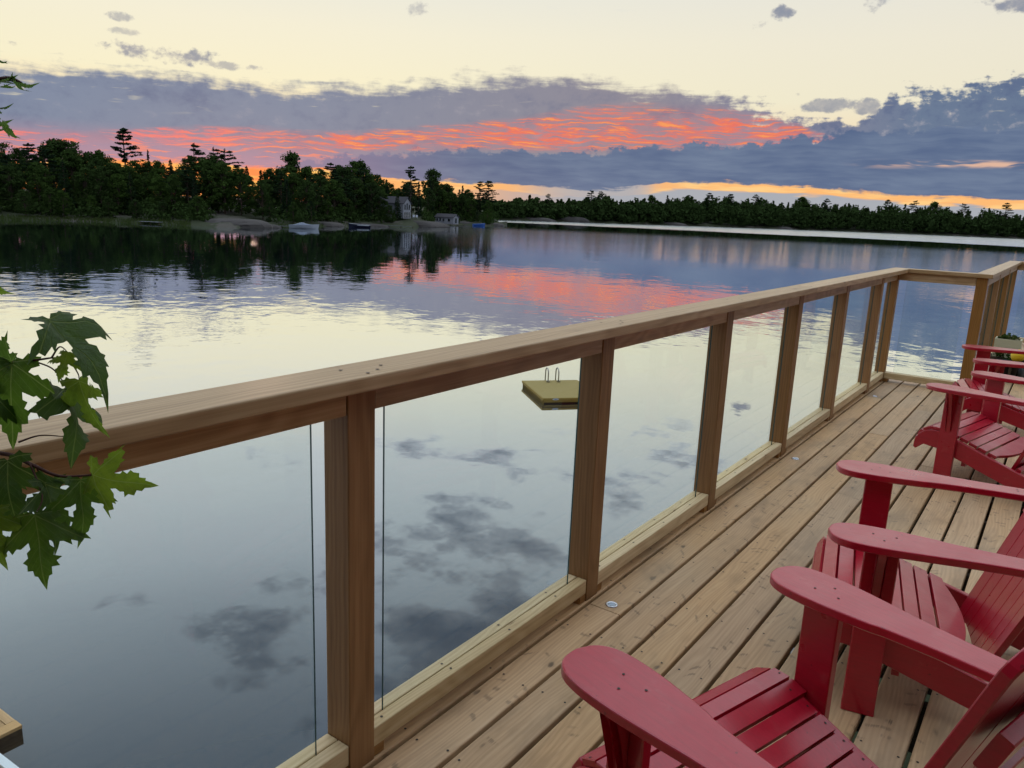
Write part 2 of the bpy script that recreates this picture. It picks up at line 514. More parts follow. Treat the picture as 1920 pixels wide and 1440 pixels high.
mat_wood("deck_timber", lin(158, 128, 94), lin(184, 151, 114), lin(198, 168, 132), lin(50, 34, 24), 0.52, 0.42, 0.8, 0.15, 1.0, 0.42)
mat_wood("cedar_rail", lin(140, 112, 80), lin(176, 148, 112), lin(198, 172, 138), lin(74, 50, 34), 0.42, 0.16, 0.15)
mat_wood("cedar_post", lin(118, 84, 48), lin(144, 107, 66), lin(162, 124, 80), lin(54, 32, 20), 0.55, 0.07, 0.10)
mat_wood("pine_rail", lin(172, 146, 108), lin(202, 180, 140), lin(216, 198, 162), lin(104, 72, 50), 0.5, 0.2, 0.10)
mat_wood("dock_timber", lin(150, 118, 84), lin(186, 154, 114), lin(206, 178, 138), lin(92, 66, 44), 0.65, 0.2, 0.3)
mat_wood("dark_timber", lin(44, 36, 28), lin(64, 54, 42), lin(82, 70, 54), lin(28, 22, 16), 0.8, 0.2, 0.4)


def mat_paint():
    m, g = new_mat("red_paint")
    tc = g.node('ShaderNodeTexCoord').outputs['Object']
    rnd = g.node('ShaderNodeObjectInfo').outputs['Random']
    off = g.node('ShaderNodeVectorMath', operation='ADD')
    g.l.new(tc, off.inputs[0])
    g.put(off.inputs[1], g.xyz(g.mul(rnd, 17.0), g.mul(rnd, 29.0), 0.0))
    v = off.outputs[0]
    n = g.noise(v, 5.0, 4, 0.6)
    peb = g.noise(v, 420.0, 2, 0.5)
    col = g.mix(n, lin(164, 4, 34), lin(174, 8, 40))
    vx, vy, vz = g.sep(v)
    brush = g.noise(g.xyz(g.mul(vx, 14), g.mul(vy, 120), g.mul(vz, 120)), 1.0, 3, 0.6)
    col = g.mix(g.mul(g.sm(brush, 0.35, 0.7), 0.28), col, lin(128, 4, 26))
    dust = g.noise(v, 13.0, 4, 0.7)
    col = g.mix(g.mul(g.sm(dust, 0.55, 0.8), 0.10), col, lin(196, 150, 140))
    spk = g.noise(v, 60.0, 2, 0.5)
    col = g.mix(g.mul(g.sm(spk, 0.72, 0.76), 0.6), col, lin(88, 8, 16))
    smear = g.noise(v, 9.0, 3, 0.6)
    nb = bump(g, g.add(peb, g.mul(brush, 1.5)), 0.16, 0.0008)
    finish(g, pbsdf(g, col, g.sm(smear, 0.3, 0.7, 0.27, 0.44, 'LINEAR'), 0.0, 0.45, nb, **{'Coat Weight': 0.6, 'Coat Roughness': 0.2}))
    return m


mat_paint()


def mat_glass():
    m, g = new_mat("clear_glass")
    tr = g.node('ShaderNodeBsdfTransparent')
    g.put(tr.inputs[0], (0.955, 0.975, 0.965, 1))
    gl = g.node('ShaderNodeBsdfGlossy')
    g.put(gl.inputs['Color'], (1, 1, 1, 1))
    g.put(gl.inputs['Roughness'], 0.003)
    lw = g.node('ShaderNodeLayerWeight')
    lw.inputs['Blend'].default_value = 0.5
    front = g.sub(1.0, g.node('ShaderNodeNewGeometry').outputs['Backfacing'])
    fr = g.mul(front, g.add(0.042, g.mul(g.m('POWER', lw.outputs['Facing'], 5.0), 0.75)))
    mx = g.node('ShaderNodeMixShader')
    g.l.new(fr, mx.inputs[0])
    g.l.new(tr.outputs[0], mx.inputs[1])
    g.l.new(gl.outputs[0], mx.inputs[2])
    finish(g, mx.outputs[0])
    m2, g2 = new_mat("glass_edge")
    finish(g2, pbsdf(g2, lin(60, 84, 80), 0.15, 0.0, 0.6))


mat_glass()
simple_mat("nail_steel", lin(52, 44, 38), 0.5, 0.4)
simple_mat("polished_steel", lin(200, 202, 206), 0.22, 1.0, 0.5, 0.05)
simple_mat("lamp_lens", lin(150, 168, 186), 0.15, 0.0, 0.8, 0.05)


# ------------------------------------------------------------------ shapes
def box_vf(x0, x1, y0, y1, z0, z1, ch=0.0):
    """box; with ch > 0 the four edges along Y are chamfered"""
    if ch <= 0:
        v = [(x0, y0, z0), (x1, y0, z0), (x1, y1, z0), (x0, y1, z0), (x0, y0, z1), (x1, y0, z1), (x1, y1, z1), (x0, y1, z1)]
        f = [(3, 2, 1, 0), (4, 5, 6, 7), (0, 1, 5, 4), (1, 2, 6, 5), (2, 3, 7, 6), (3, 0, 4, 7)]
        return v, f
    c = ch
    prof = [(x0 + c, z0), (x1 - c, z0), (x1 - c * .3, z0 + c * .3), (x1, z0 + c), (x1, z1 - c), (x1 - c * .3, z1 - c * .3), (x1 - c, z1),
            (x0 + c, z1), (x0 + c * .3, z1 - c * .3), (x0, z1 - c), (x0, z0 + c), (x0 + c * .3, z0 + c * .3)]
    n = len(prof)
    v = [(a, y0, b) for a, b in prof] + [(a, y1, b) for a, b in prof]
    f = [tuple(range(n)), tuple(range(2 * n - 1, n - 1, -1))]
    f += [((i + 1) % n, i, n + i, n + (i + 1) % n) for i in range(n)]
    return v, f


BOX_CACHE = {}


def timber(name, mat, parent, cx, cy, cz, sx, sy, sz, ch=0.004, axis='Y', rot=None):
    """a length of timber centred at (cx,cy,cz); sy is its length along the given axis. Equal sizes share a mesh"""
    key = (round(sx, 4), round(sy, 4), round(sz, 4), mat, ch)
    if key not in BOX_CACHE:
        v, f = box_vf(-sx / 2, sx / 2, -sy / 2, sy / 2, -sz / 2, sz / 2, ch)
        me = bpy.data.meshes.new(name)
        me.from_pydata(v, [], f)
        me.materials.append(MATS[mat])
        me.update()
        BOX_CACHE[key] = me
    o = bpy.data.objects.new(name, BOX_CACHE[key])
    o.location = (cx, cy, cz)
    if axis == 'X':
        o.rotation_euler = (0, 0, math.pi / 2)
    elif axis == 'Z':
        o.rotation_euler = (math.pi / 2, 0, 0)
    if rot is not None:
        o.rotation_euler = rot
    return link(o, parent)


def tube_vf(pts, radii, sides=8, cap=True):
    V, F = [], []
    pts = [Vector(p) for p in pts]
    if not hasattr(radii, '__len__'):
        radii = [radii] * len(pts)
    ref = None
    for i, p in enumerate(pts):
        t = (pts[min(i + 1, len(pts) - 1)] - pts[max(i - 1, 0)])
        t = t.normalized() if t.length > 1e-9 else Vector((0, 0, 1))
        if ref is None:
            ref = Vector((1, 0, 0)) if abs(t.x) < 0.8 else Vector((0, 1, 0))
        a = (ref - t * ref.dot(t)).normalized()
        ref = a
        b = t.cross(a)
        for k in range(sides):
            an = 2 * math.pi * k / sides
            V.append(p + (a * math.cos(an) + b * math.sin(an)) * radii[i])
    n = len(pts)
    for i in range(n - 1):
        for k in range(sides):
            k2 = (k + 1) % sides
            F.append((i * sides + k, i * sides + k2, (i + 1) * sides + k2, (i + 1) * sides + k))
    if cap:
        F.append(tuple(range(sides - 1, -1, -1)))
        F.append(tuple((n - 1) * sides + k for k in range(sides)))
    return V, F


def join_vf(parts):
    V, F = [], []
    for v, f in parts:
        o = len(V)
        V += [tuple(p) for p in v]
        F += [tuple(i + o for i in q) for q in f]
    return V, F


def prism_vf(outline, z0, z1, ch=0.0):
    """extrude a plan outline (x, y) from z0 to z1, top edge eased by ch"""
    n = len(outline)
    if ch > 0:
        c = np.array(outline)
        prv, nxt = np.roll(c, 1, 0), np.roll(c, -1, 0)
        t = nxt - prv
        t /= np.linalg.norm(t, axis=1)[:, None] + 1e-9
        area = 0.5 * np.sum(c[:, 0] * nxt[:, 1] - nxt[:, 0] * c[:, 1])
        nin = np.stack([-t[:, 1], t[:, 0]], 1) * (1 if area > 0 else -1)
        ins = c + nin * ch
        rings = [(ins, z0), (c, z0 + ch), (c, z1 - ch), (c + nin * ch * .3, z1 - ch * .3), (ins, z1)]
    else:
        rings = [(np.array(outline), z0), (np.array(outline), z1)]
    V = []
    for rr, zz in rings:
        V += [(p[0], p[1], zz) for p in rr]
    F = [tuple(range(n - 1, -1, -1)), tuple(range((len(rings) - 1) * n, len(rings) * n))]
    for k in range(len(rings) - 1):
        for i in range(n):
            j = (i + 1) % n
            F.append((k * n + i, k * n + j, (k + 1) * n + j, (k + 1) * n + i))
    return V, F


# ------------------------------------------------------------------ deck
rng = random.Random(7)
PITCH, G0 = 0.146, 0.012
DECK_T = 0.036
NEAR_Y, END_A, END_B = -1.6, 8.74, 13.2
deck = struct(empty("deck"))
nail_v, nail_f = [], []
k = 0
while True:
    x1 = G0 + k * PITCH - 0.0065
    x0 = x1 - PITCH + 0.013
    if x0 > 4.6:
        break
    xc = (x0 + x1) / 2
    end = END_A if xc < 0.66 else END_B
    y = NEAR_Y - rng.uniform(0, 0.0)
    cuts = [y]
    step = [8.1, 7.0, 9.4, 7.6, 8.7][k % 5]
    if k == 1:
        step = 4.04
    while cuts[-1] + step < end - 0.9:
        cuts.append(cuts[-1] + step)
        step = 4.88
    cuts.append(end)
    for a, b in zip(cuts[:-1], cuts[1:]):
        o = timber("plank", "deck_timber", deck, xc + rng.uniform(-.0008, .0008), (a + b) / 2, -DECK_T / 2 + rng.uniform(-.0012, .0008), x1 - x0, b - a - 0.004, DECK_T, 0.005)
    # two screw heads at every joist
    yy = NEAR_Y + 0.2
    while yy < end:
        for s in (-0.045, 0.045):
            cx, cy = xc + s + rng.uniform(-.008, .008), yy + rng.uniform(-.012, .012)
            b0 = len(nail_v)
            for q in range(6):
                nail_v.append((cx + 0.0042 * math.cos(q * math.pi / 3), cy + 0.0042 * math.sin(q * math.pi / 3), 0.0014))
            nail_f.append(tuple(range(b0, b0 + 6)))
        yy += 0.406
    k += 1
stuff(mesh_obj("screw_heads", nail_v, nail_f, MATS["nail_steel"], deck))
# joists and rim below the planks
for i in range(36):
    yy = NEAR_Y + 0.2 + i * 0.406
    if yy > END_B - .1:
        break
    xa = -0.10 if yy < END_A - 0.1 else 0.66
    timber("joist", "dark_timber", deck, (xa + 4.6) / 2, yy, -DECK_T - 0.1, 0.038, 4.6 - xa, 0.18, 0, 'X')
timber("rim_board", "cedar_rail", deck, -0.118, (NEAR_Y + END_A) / 2, -DECK_T - 0.125, 0.038, END_A - NEAR_Y, 0.235, 0.002)
timber("rim_board", "cedar_rail", deck, 0.25, END_A - 0.022, -DECK_T - 0.125, 0.038, 0.78, 0.235, 0.002, 'X')
timber("rim_board", "cedar_rail", deck, 0.645, (END_A + END_B) / 2, -DECK_T - 0.125, 0.038, END_B - END_A, 0.235, 0.002)
timber("rim_board", "cedar_rail", deck, 2.6, END_B - 0.022, -DECK_T - 0.125, 0.038, 4.0, 0.235, 0.002, 'X')
for (xx, yy) in ((0.1, 0.0), (0.1, 4.0), (0.1, 8.2), (2.6, 0.0), (2.6, 4.0), (2.6, 8.2), (0.9, 12.8), (4.2, 12.8)):
    timber("support_post", "dark_timber", deck, xx, yy, -2.55, 0.14, 4.6, 0.14, 0.004, 'Z')

# ------------------------------------------------------------------ glass railing
rail = empty("glass_deck_railing", (0, 0, 0))
tag(rail, "cedar post railing with clear glass panels along the lake edge of the deck", "railing")
PW = 0.089
CAP_Z0, CAP_Z1 = 1.071, 1.107
POST_TOP = CAP_Z0 - 0.0005
screw_v, screw_f = [], []


def screw(x, y, z, r=0.0045):
    b0 = len(screw_v)
    for q in range(8):
        screw_v.append((x + r * math.cos(q * math.pi / 4), y + r * math.sin(q * math.pi / 4), z + 0.0012))
    screw_f.append(tuple(range(b0, b0 + 8)))


def add_post(x, y):
    timber("post", "cedar_post", rail, x, y, POST_TOP / 2 + 0.001, PW, POST_TOP - 0.002, PW, 0.003, 'Z')


def add_bay(p, q, inward):
    """rails, spacer blocks and the pane between post centres p and q; inward is the unit vector to the deck side"""
    p, q = Vector((*p, 0)), Vector((*q, 0))
    d = (q - p)
    L = d.length - PW
    d.normalize()
    c = (p + q) / 2
    ax = 'Y' if abs(d.y) > 0.5 else 'X'
    n = Vector((*inward, 0))
    for s, off, w in ((1, 0.0205, 0.041), (-1, -0.0235, 0.041)):
        b = c + n * off
        timber("bottom_rail", "pine_rail", rail, b.x, b.y, 0.0625, w, L - 0.004, 0.059, 0.0035, ax)
        timber("sub_rail", "cedar_rail", rail, b.x, b.y, 1.0325, w, L - 0.006, 0.076, 0.003, ax)
        k = 0
        t = -L / 2 + 0.05
        while t < L / 2:
            s2 = b + d * t + n * rng.uniform(-.006, .006)
            screw(s2.x, s2.y, 0.0922)
            t += 0.30
    for e in (-1, 1):
        b = c + d * e * (L / 2 - 0.021)
        timber("spacer_block", "cedar_post", rail, b.x, b.y, 0.017, 0.08, 0.038, 0.031, 0.002, ax)
    # pane: front and back faces clear, rim darker
    gx = 0.0062
    half = L / 2 - 0.075
    g0 = c - n * 0.0015
    vs, fs = [], []
    for sgn in (-1, 1):
        for (tt, zz) in ((-half, 0.06), (half, 0.06), (half, 1.05), (-half, 1.05)):
            w_ = g0 + d * tt + n * sgn * gx / 2
            vs.append((w_.x, w_.y, zz))
    fs = [(0, 1, 2, 3), (7, 6, 5, 4), (0, 4, 5, 1), (1, 5, 6, 2), (2, 6, 7, 3), (3, 7, 4, 0)]
    o = mesh_obj("glass_pane", vs, fs, MATS["clear_glass"], rail)
    o.data.materials.append(MATS["glass_edge"])
    for i, pl in enumerate(o.data.polygons):
        pl.material_index = 0 if i < 2 else 1


ys = [-1.26 + 0.0445, -0.016 + 0.0445] + [v + 0.0445 for v in (1.214, 2.444, 3.689, 4.921, 6.146, 7.441)] + [8.213]
XR = -PW / 2
for yy in ys:
    add_post(XR, yy)
for a, b in zip(ys[:-1], ys[1:]):
    add_bay((XR, a), (XR, b), (1, 0))
X2 = 0.69
add_post(X2, 8.213)
add_bay((XR, 8.213), (X2, 8.213), (0, -1))
y3 = [8.213, 9.62, 11.04, 12.47]
for yy in y3[1:]:
    add_post(X2, yy)
for a, b in zip(y3[:-1], y3[1:]):
    add_bay((X2, a), (X2, b), (1, 0))
x4 = [X2, 1.95, 3.2, 4.45]
for xx in x4[1:]:
    add_post(xx, 12.47)
for a, b in zip(x4[:-1], x4[1:]):
    add_bay((a, 12.47), (b, 12.47), (0, -1))


def cap_run(name, outline):
    cx = sum(p[0] for p in outline) / len(outline)
    cy = sum(p[1] for p in outline) / len(outline)
    v, f = prism_vf([(a - cx, b - cy) for a, b in outline], CAP_Z0, CAP_Z1, 0.004)
    o = mesh_obj(name, v, f, MATS["cedar_rail"], rail)
    o.location = (cx, cy, 0)
    return o


# cap rail lengths, mitred at the corners
CI, CO = 0.083, -0.058          # deck-side and lake-side edge of the long run
Y_I, Y_O = 8.146, 8.287         # edges of the short run across
X3I, X3O = 0.770, 0.629
Y4I, Y4O = 12.40, 12.541
cap_run("cap_rail", [(CO, -1.3), (CI, -1.3), (CI, 0.0279), (CO, 0.0279)])
cap_run("cap_rail", [(CO, 0.0291), (CI, 0.0291), (CI, 4.9649), (CO, 4.9649)])
cap_run("cap_rail", [(CO, 4.9661), (CI, 4.9661), (CI, Y_I - .0006), (CO, Y_O - .0006)])


def cap_across(outline):
    """short run: built turned so that its grain follows its length"""
    cx = sum(p[0] for p in outline) / len(outline)
    cy = sum(p[1] for p in outline) / len(outline)
    loc = [(b - cy, -(a - cx)) for a, b in outline]
    v, f = prism_vf(loc, CAP_Z0, CAP_Z1, 0.004)
    o = mesh_obj("cap_rail", v, f, MATS["cedar_rail"], rail)
    o.location = (cx, cy, 0)
    o.rotation_euler = (0, 0, math.pi / 2)
    return o


cap_across([(CI + .0012, Y_I), (X3I - .0006, Y_I), (X3O - .0006, Y_O), (CO + .0012, Y_O)])
cap_run("cap_rail", [(X3I, Y_I), (X3I, Y4I), (X3O, Y4O), (X3O, Y_O)])
cap_across([(X3I + .0012, Y4I), (4.6, Y4I), (4.6, Y4O), (X3O + .0012, Y4O)])
for yy in ys[2:]:
    for (dx, dy) in ((-.02, -.06), (.03, .01), (.0, .05), (.045, -.035)):
        screw(0.012 + dx, yy + dy, CAP_Z1, 0.005)
stuff(mesh_obj("screw_heads", screw_v, screw_f, MATS["nail_steel"], rail))

# ------------------------------------------------------------------ small round lights let into the planks
names = ["round steel deck light in the plank beside the second railing post", "round steel deck light beside the fourth railing post",
         "round steel deck light nearest the far railing corner"]
for (lx, ly), lb in zip(((0.090, 2.489), (0.085, 4.954), (0.085, 7.378)), names):
    t = tag(empty("deck_light", (lx, ly, 0)), lb, "deck light", "lights let into the deck")
    rim, lens = [], []
    N = 24
    prof = [(0.0245, 0.0005), (0.0240, 0.0030), (0.0215, 0.0042), (0.0165, 0.0036), (0.0150, 0.0022)]
    V = [(r_ * math.cos(2 * math.pi * i / N), r_ * math.sin(2 * math.pi * i / N), z_) for r_, z_ in prof for i in range(N)]
    F = [(a * N + i, a * N + (i + 1) % N, (a + 1) * N + (i + 1) % N, (a + 1) * N + i) for a in range(len(prof) - 1) for i in range(N)]
    mesh_obj("rim", V, F, MATS["polished_steel"], t, True)
    V = [(0.0155 * math.cos(2 * math.pi * i / N), 0.0155 * math.sin(2 * math.pi * i / N), 0.0024) for i in range(N)] + [(0, 0, 0.0034)]
    mesh_obj("lens", V, [(i, (i + 1) % N, N) for i in range(N)], MATS["lamp_lens"], t, True)


# ------------------------------------------------------------------ red adirondack chairs
# local frame: x runs backwards from the arm tips, y across, z up
def resample(pts, n):
    P = np.array(pts, float)
    d = np.r_[0, np.cumsum(np.linalg.norm(np.diff(P, axis=0), axis=1))]
    t = np.linspace(0, d[-1], n)
    return np.stack([np.interp(t, d, P[:, 0]), np.interp(t, d, P[:, 1])], 1)


def catmull(pts, n=6, closed=True):
    P = np.array(pts, float)
    out = []
    m = len(P)
    for i in range(m if closed else m - 1):
        p0, p1, p2, p3 = (P[(i - 1) % m], P[i], P[(i + 1) % m], P[(i + 2) % m]) if closed else (P[max(i - 1, 0)], P[i], P[i + 1], P[min(i + 2, m - 1)])
        for k in range(n):
            t = k / n
            out.append(0.5 * ((2 * p1) + (-p0 + p2) * t + (2 * p0 - 5 * p1 + 4 * p2 - p3) * t * t + (-p0 + 3 * p1 - 3 * p2 + p3) * t ** 3))
    if not closed:
        out.append(P[-1])
    return [tuple(p) for p in out]


ARM_Z = 0.590
PAINT = MATS["red_paint"]
SEAT_TOP = catmull([(-0.035, 0.205), (-0.030, 0.250), (-0.008, 0.296), (0.040, 0.325), (0.100, 0.330), (0.20, 0.300), (0.34, 0.254), (0.50, 0.204), (0.60, 0.173)], 8, False)


def seat_at(s):
    """point, tangent along the top of the seat profile at arc length s"""
    P = np.array(SEAT_TOP)
    d = np.r_[0, np.cumsum(np.linalg.norm(np.diff(P, axis=0), axis=1))]
    s = min(max(s, 0), d[-1] - 1e-4)
    p = np.array([np.interp(s, d, P[:, 0]), np.interp(s, d, P[:, 1])])
    q = np.array([np.interp(s + .004, d, P[:, 0]), np.interp(s + .004, d, P[:, 1])])
    t = q - p
    return p, t / np.linalg.norm(t)


def side_prism(outline, y0, y1, ch=0.003):
    """extrude an (x, z) outline across y"""
    v, f = prism_vf(outline, y0, y1, ch)
    return [(a, c, b) for a, b, c in v], [tuple(reversed(q)) for q in f]


def build_chair():
    root = empty("adirondack_chair")
    P = lambda nm, vf, sm=False: mesh_obj(nm, vf[0], vf[1], PAINT, root, sm)
    # arms: paddles widest near the front, tapering to the back
    half = [(0.0, 0.0), (0.012, 0.045), (0.045, 0.074), (0.10, 0.085), (0.18, 0.084), (0.28, 0.072), (0.38, 0.058), (0.50, 0.048), (0.62, 0.045), (0.70, 0.043)]
    upper = catmull(half, 5, False)
    for s in (-1, 1):
        yc = 0.355 * s
        out = [(x_, yc + s * w_ * 1.0) for x_, w_ in upper] + [(x_, yc - s * w_ * (0.96 if x_ < .3 else 0.9)) for x_, w_ in reversed(upper[1:])]
        if s < 0:
            out = out[::-1]
        P("arm", prism_vf(out[::-1], ARM_Z - 0.024, ARM_Z, 0.004))
    # front legs
    for s in (-1, 1):
        ya, yb = (0.325, 0.352) if s > 0 else (-0.352, -0.325)
        P("front_leg", side_prism([(0.108, 0.0), (0.203, 0.0), (0.203, ARM_Z - 0.0245), (0.108, ARM_Z - 0.0245)][::-1], ya, yb))
        # curved bracket on the outside of the leg carries the arm
        prof = catmull([(0.0, 0.0), (0.010, 0.06), (0.022, 0.13), (0.040, 0.19), (0.060, 0.225), (0.066, 0.240)], 5, False)
        oy = [(0.353 * s, ARM_Z - 0.0245 - 0.24)] + [(s * (0.353 + a), ARM_Z - 0.0245 - 0.24 + b) for a, b in prof] + [(0.353 * s, ARM_Z - 0.0245)]
        v, f = prism_vf([(a, b) for a, b in (oy if s > 0 else oy[::-1])], 0.140, 0.168, 0.003)
        P("arm_bracket", ([(c, a, b) for a, b, c in v], f))
    # seat sides: curved nose, sloping back to the deck
    top = [(x_, z_ - 0.020) for x_, z_ in SEAT_TOP]
    under = [(0.86, 0.0), (0.74, 0.0), (0.10, 0.205), (0.02, 0.212), (-0.022, 0.175)]
    prof = top + [(0.70, 0.125), (0.86, 0.072)] + under
    for s in (-1, 1):
        ya, yb = (0.298, 0.3245) if s > 0 else (-0.3245, -0.298)
        P("seat_side", side_prism(prof[::-1], ya, yb))
    # seat slats
    s0 = 0.006
    slat_mid = []
    widths = [0.040, 0.042, 0.046] + [0.046] * 6
    for i, wd in enumerate(widths):
        p_, t_ = seat_at(s0 + wd / 2)
        n_ = np.array([-t_[1], t_[0]])
        hw, th = wd / 2, 0.019
        slat_mid.append((p_, t_))
        a = p_ - t_ * hw - n_ * th
        b = p_ + t_ * hw - n_ * th
        c = p_ + t_ * hw
        d_ = p_ - t_ * hw
        ln = 0.318 if i < 3 else 0.297
        if i in (3, 4):
            ln = 0.3235
        P("seat_slat", side_prism([tuple(d_), tuple(c), tuple(b), tuple(a)], -ln, ln, 0.0025))
        s0 += wd + (0.012 if i < 2 else 0.008)
    # last, wider seat board with a curved rear edge
    p_, t_ = seat_at(s0 + 0.004)
    n_ = np.array([-t_[1], t_[0]])
    N = 13
    rear = [(0.092 - 0.040 * (2 * k / (N - 1) - 1) ** 2 * 1.1, -0.255 + 0.51 * k / (N - 1)) for k in range(N)]
    outl = [(0.0, -0.297)] + [(0.045, -0.297)] + rear + [(0.045, 0.297), (0.0, 0.297)]
    v, f = prism_vf(outl, -0.019, 0.0, 0.0025)
    P("rear_seat_board", ([(p_[0] + t_[0] * a + n_[0] * c, b, p_[1] + t_[1] * a + n_[1] * c) for a, b, c in v], f))
    # back: fanned slats leaning on two cross bars
    lean = R(20)
    bx, bz = 0.492, 0.150
    nb = 7
    lens = [0.86, 0.92, 0.955, 0.968, 0.955, 0.92, 0.86]
    for i in range(nb):
        u = i - (nb - 1) / 2
        a0, a1 = u * 0.068, u * 0.082           # centre at the foot and at the top
        w0, w1 = 0.0330, 0.0402                    # half widths
        H = lens[i]
        out = [(a0 - w0, 0.0), (a0 + w0, 0.0)]
        topc = a0 + (a1 - a0) * H / 0.8
        slant = -abs(u) * 0.012 if u else 0
        arc = [(topc + w1 * math.cos(th), H - 0.02 + 0.02 * math.sin(th) - u * 0.010 * math.cos(th)) for th in np.linspace(0, math.pi, 7)]
        out = out + arc
        v, f = prism_vf(out, -0.010, 0.010, 0.0025)
        cl, sl = math.cos(lean), math.sin(lean)
        bow = lambda yy: 0.018 * (yy / 0.28) ** 2
        P("back_slat", ([(bx + sl * b - cl * (c + bow(a)), a, bz + cl * b + sl * (c + bow(a))) for a, b, c in v], [tuple(reversed(q)) for q in f]))
    # cross bars behind the back: one at arm height that carries the arms, one above
    cl, sl = math.cos(lean), math.sin(lean)
    for (h_, hw, ht) in ((0.405, 0.405, 0.022), (0.68, 0.26, 0.035), (0.02, 0.295, 0.03)):
        cx, cz = bx + sl * h_ + cl * 0.024, bz + cl * h_ - sl * 0.024
        out = [(-hw, -ht), (hw, -ht), (hw, ht), (-hw, ht)]
        v, f = prism_vf(out, -0.0125, 0.0125, 0.003)
        P("back_rail", ([(cx + sl * b - cl * c, a, cz + cl * b + sl * c) for a, b, c in v], [tuple(reversed(q)) for q in f]))
    # screw heads
    sv, sf = [], []

    def dot(x_, y_, z_, tx=1.0, tz=0.0):
        b0 = len(sv)
        for q in range(7):
            c_, s_ = 0.0034 * math.cos(q * 0.8976), 0.0034 * math.sin(q * 0.8976)
            sv.append((x_ + c_ * tx - tz * 0.0009, y_ + s_, z_ + c_ * tz + tx * 0.0009))
        sf.append(tuple(range(b0, b0 + 7)))
    for s in (-1, 1):
        for (ax_, ay_) in ((0.125, 0.338), (0.188, 0.339), (0.154, 0.380), (0.60, 0.352), (0.60, 0.372)):
            dot(ax_, s * ay_, ARM_Z)
    for (cs_, tt) in slat_mid:
        for s in (-1, 1):
            dot(cs_[0], s * 0.311 if cs_[0] < 0.12 else s * 0.282, cs_[1], tt[0], tt[1])
    stuff(mesh_obj("screw_heads", sv, sf, MATS["nail_steel"], root))
    # cross board between the seat sides, behind the front legs
    P("stretcher", box_vf(0.236, 0.258, -0.2975, 0.2975, 0.128, 0.196))
    return root


def copy_thing(src):
    c = src.copy()
    COL.objects.link(c)
    for ch in src.children:
        k = ch.copy()
        COL.objects.link(k)
        k.parent = c
        k.matrix_parent_inverse = ch.matrix_parent_inverse.copy()
        for g2 in ch.children:
            q = g2.copy()
            COL.objects.link(q)
            q.parent = k
            q.matrix_parent_inverse = g2.matrix_parent_inverse.copy()
    return c


chair = build_chair()
CH = [((0.722, 1.627), -17.3, "nearest red wooden adirondack chair, its seat and both arms in the foreground"),
      ((0.792, 2.700), 11.7, "second red adirondack chair from the camera, turned a little towards the nearest one"),
      ((0.828, 5.436), -13.3, "third red adirondack chair, standing alone in the middle of the deck row"),
      ((0.789, 6.700), 11.7, "farthest red adirondack chair, in front of the far corner of the glass railing")]
for i, ((cx, cy), rz, lb) in enumerate(CH):
    o = chair if i == 0 else copy_thing(chair)
    o.location = (cx, cy, 0.001)
    o.rotation_euler = (0, 0, R(rz))
    tag(o, lb, "chair", "red adirondack chairs along the deck")


# ------------------------------------------------------------------ vegetation
def mat_foliage(name, c1, c2, c3):
    m, g = new_mat(name)
    tc = g.node('ShaderNodeTexCoord').outputs['Object']
    rnd = g.node('ShaderNodeObjectInfo').outputs['Random']
    n = g.noise(tc, 6.0, 3, 0.6)
    n2 = g.noise(tc, 40.0, 1, 0.5)
    c = g.mix(g.sm(g.add(n, g.mul(g.sub(n2, 0.5), 0.5)), 0.3, 0.7), c1, c2)
    c = g.mix(g.mul(rnd, 0.8), c, c3)
    df = g.node('ShaderNodeBsdfDiffuse')
    g.l.new(c, df.inputs['Color'])
    tr = g.node('ShaderNodeBsdfTranslucent')
    g.l.new(c, tr.inputs['Color'])
    mx = g.node('ShaderNodeMixShader')
    mx.inputs[0].default_value = 0.25
    g.l.new(df.outputs[0], mx.inputs[1])
    g.l.new(tr.outputs[0], mx.inputs[2])
    finish(g, mx.outputs[0])


mat_foliage("leaf_green", (0.030, 0.060, 0.014, 1), (0.055, 0.095, 0.022, 1), (0.026, 0.044, 0.018, 1))
mat_foliage("pine_green", (0.018, 0.036, 0.016, 1), (0.030, 0.052, 0.022, 1), (0.016, 0.030, 0.018, 1))
mat_foliage("grass_green", (0.05, 0.085, 0.02, 1), (0.075, 0.11, 0.03, 1), (0.05, 0.07, 0.025, 1))
simple_mat("bark", (0.060, 0.045, 0.034), 0.9, 0, 0.2, 0.4, 30)
simple_mat("pale_bark", (0.22, 0.20, 0.18), 0.85, 0, 0.2, 0.35, 12)


def leaf_cloud(rs, centres, radii, per, size, flat=1.0, up=0.0):
    """small quads scattered through ellipsoidal clumps"""
    V, F = [], []
    for (c, r) in zip(centres, radii):
        r = np.array(r if hasattr(r, '__len__') else (r, r, r * flat))
        k = max(3, int(per))
        d = rs.normal(size=(k, 3))
        d /= np.linalg.norm(d, axis=1)[:, None]
        pos = np.array(c) + d * r * (rs.uniform(0.25, 1.0, (k, 1)) ** 0.6)
        nrm = d + rs.normal(size=(k, 3)) * 0.6
        nrm[:, 2] += up
        nrm /= np.linalg.norm(nrm, axis=1)[:, None]
        ax = np.cross(nrm, rs.normal(size=(k, 3)))
        ax /= np.linalg.norm(ax, axis=1)[:, None]
        bx = np.cross(nrm, ax)
        s = size * rs.uniform(0.6, 1.3, (k, 1))
        a, b = ax * s, bx * s * rs.uniform(0.45, 0.9, (k, 1))
        o = len(V)
        Q = np.stack([pos - a, pos - b * .8, pos + a, pos + b * 1.1], 1).reshape(-1, 3)
        V.extend(map(tuple, Q))
        F.extend((o + 4 * i, o + 4 * i + 1, o + 4 * i + 2, o + 4 * i + 3) for i in range(k))
    return V, F


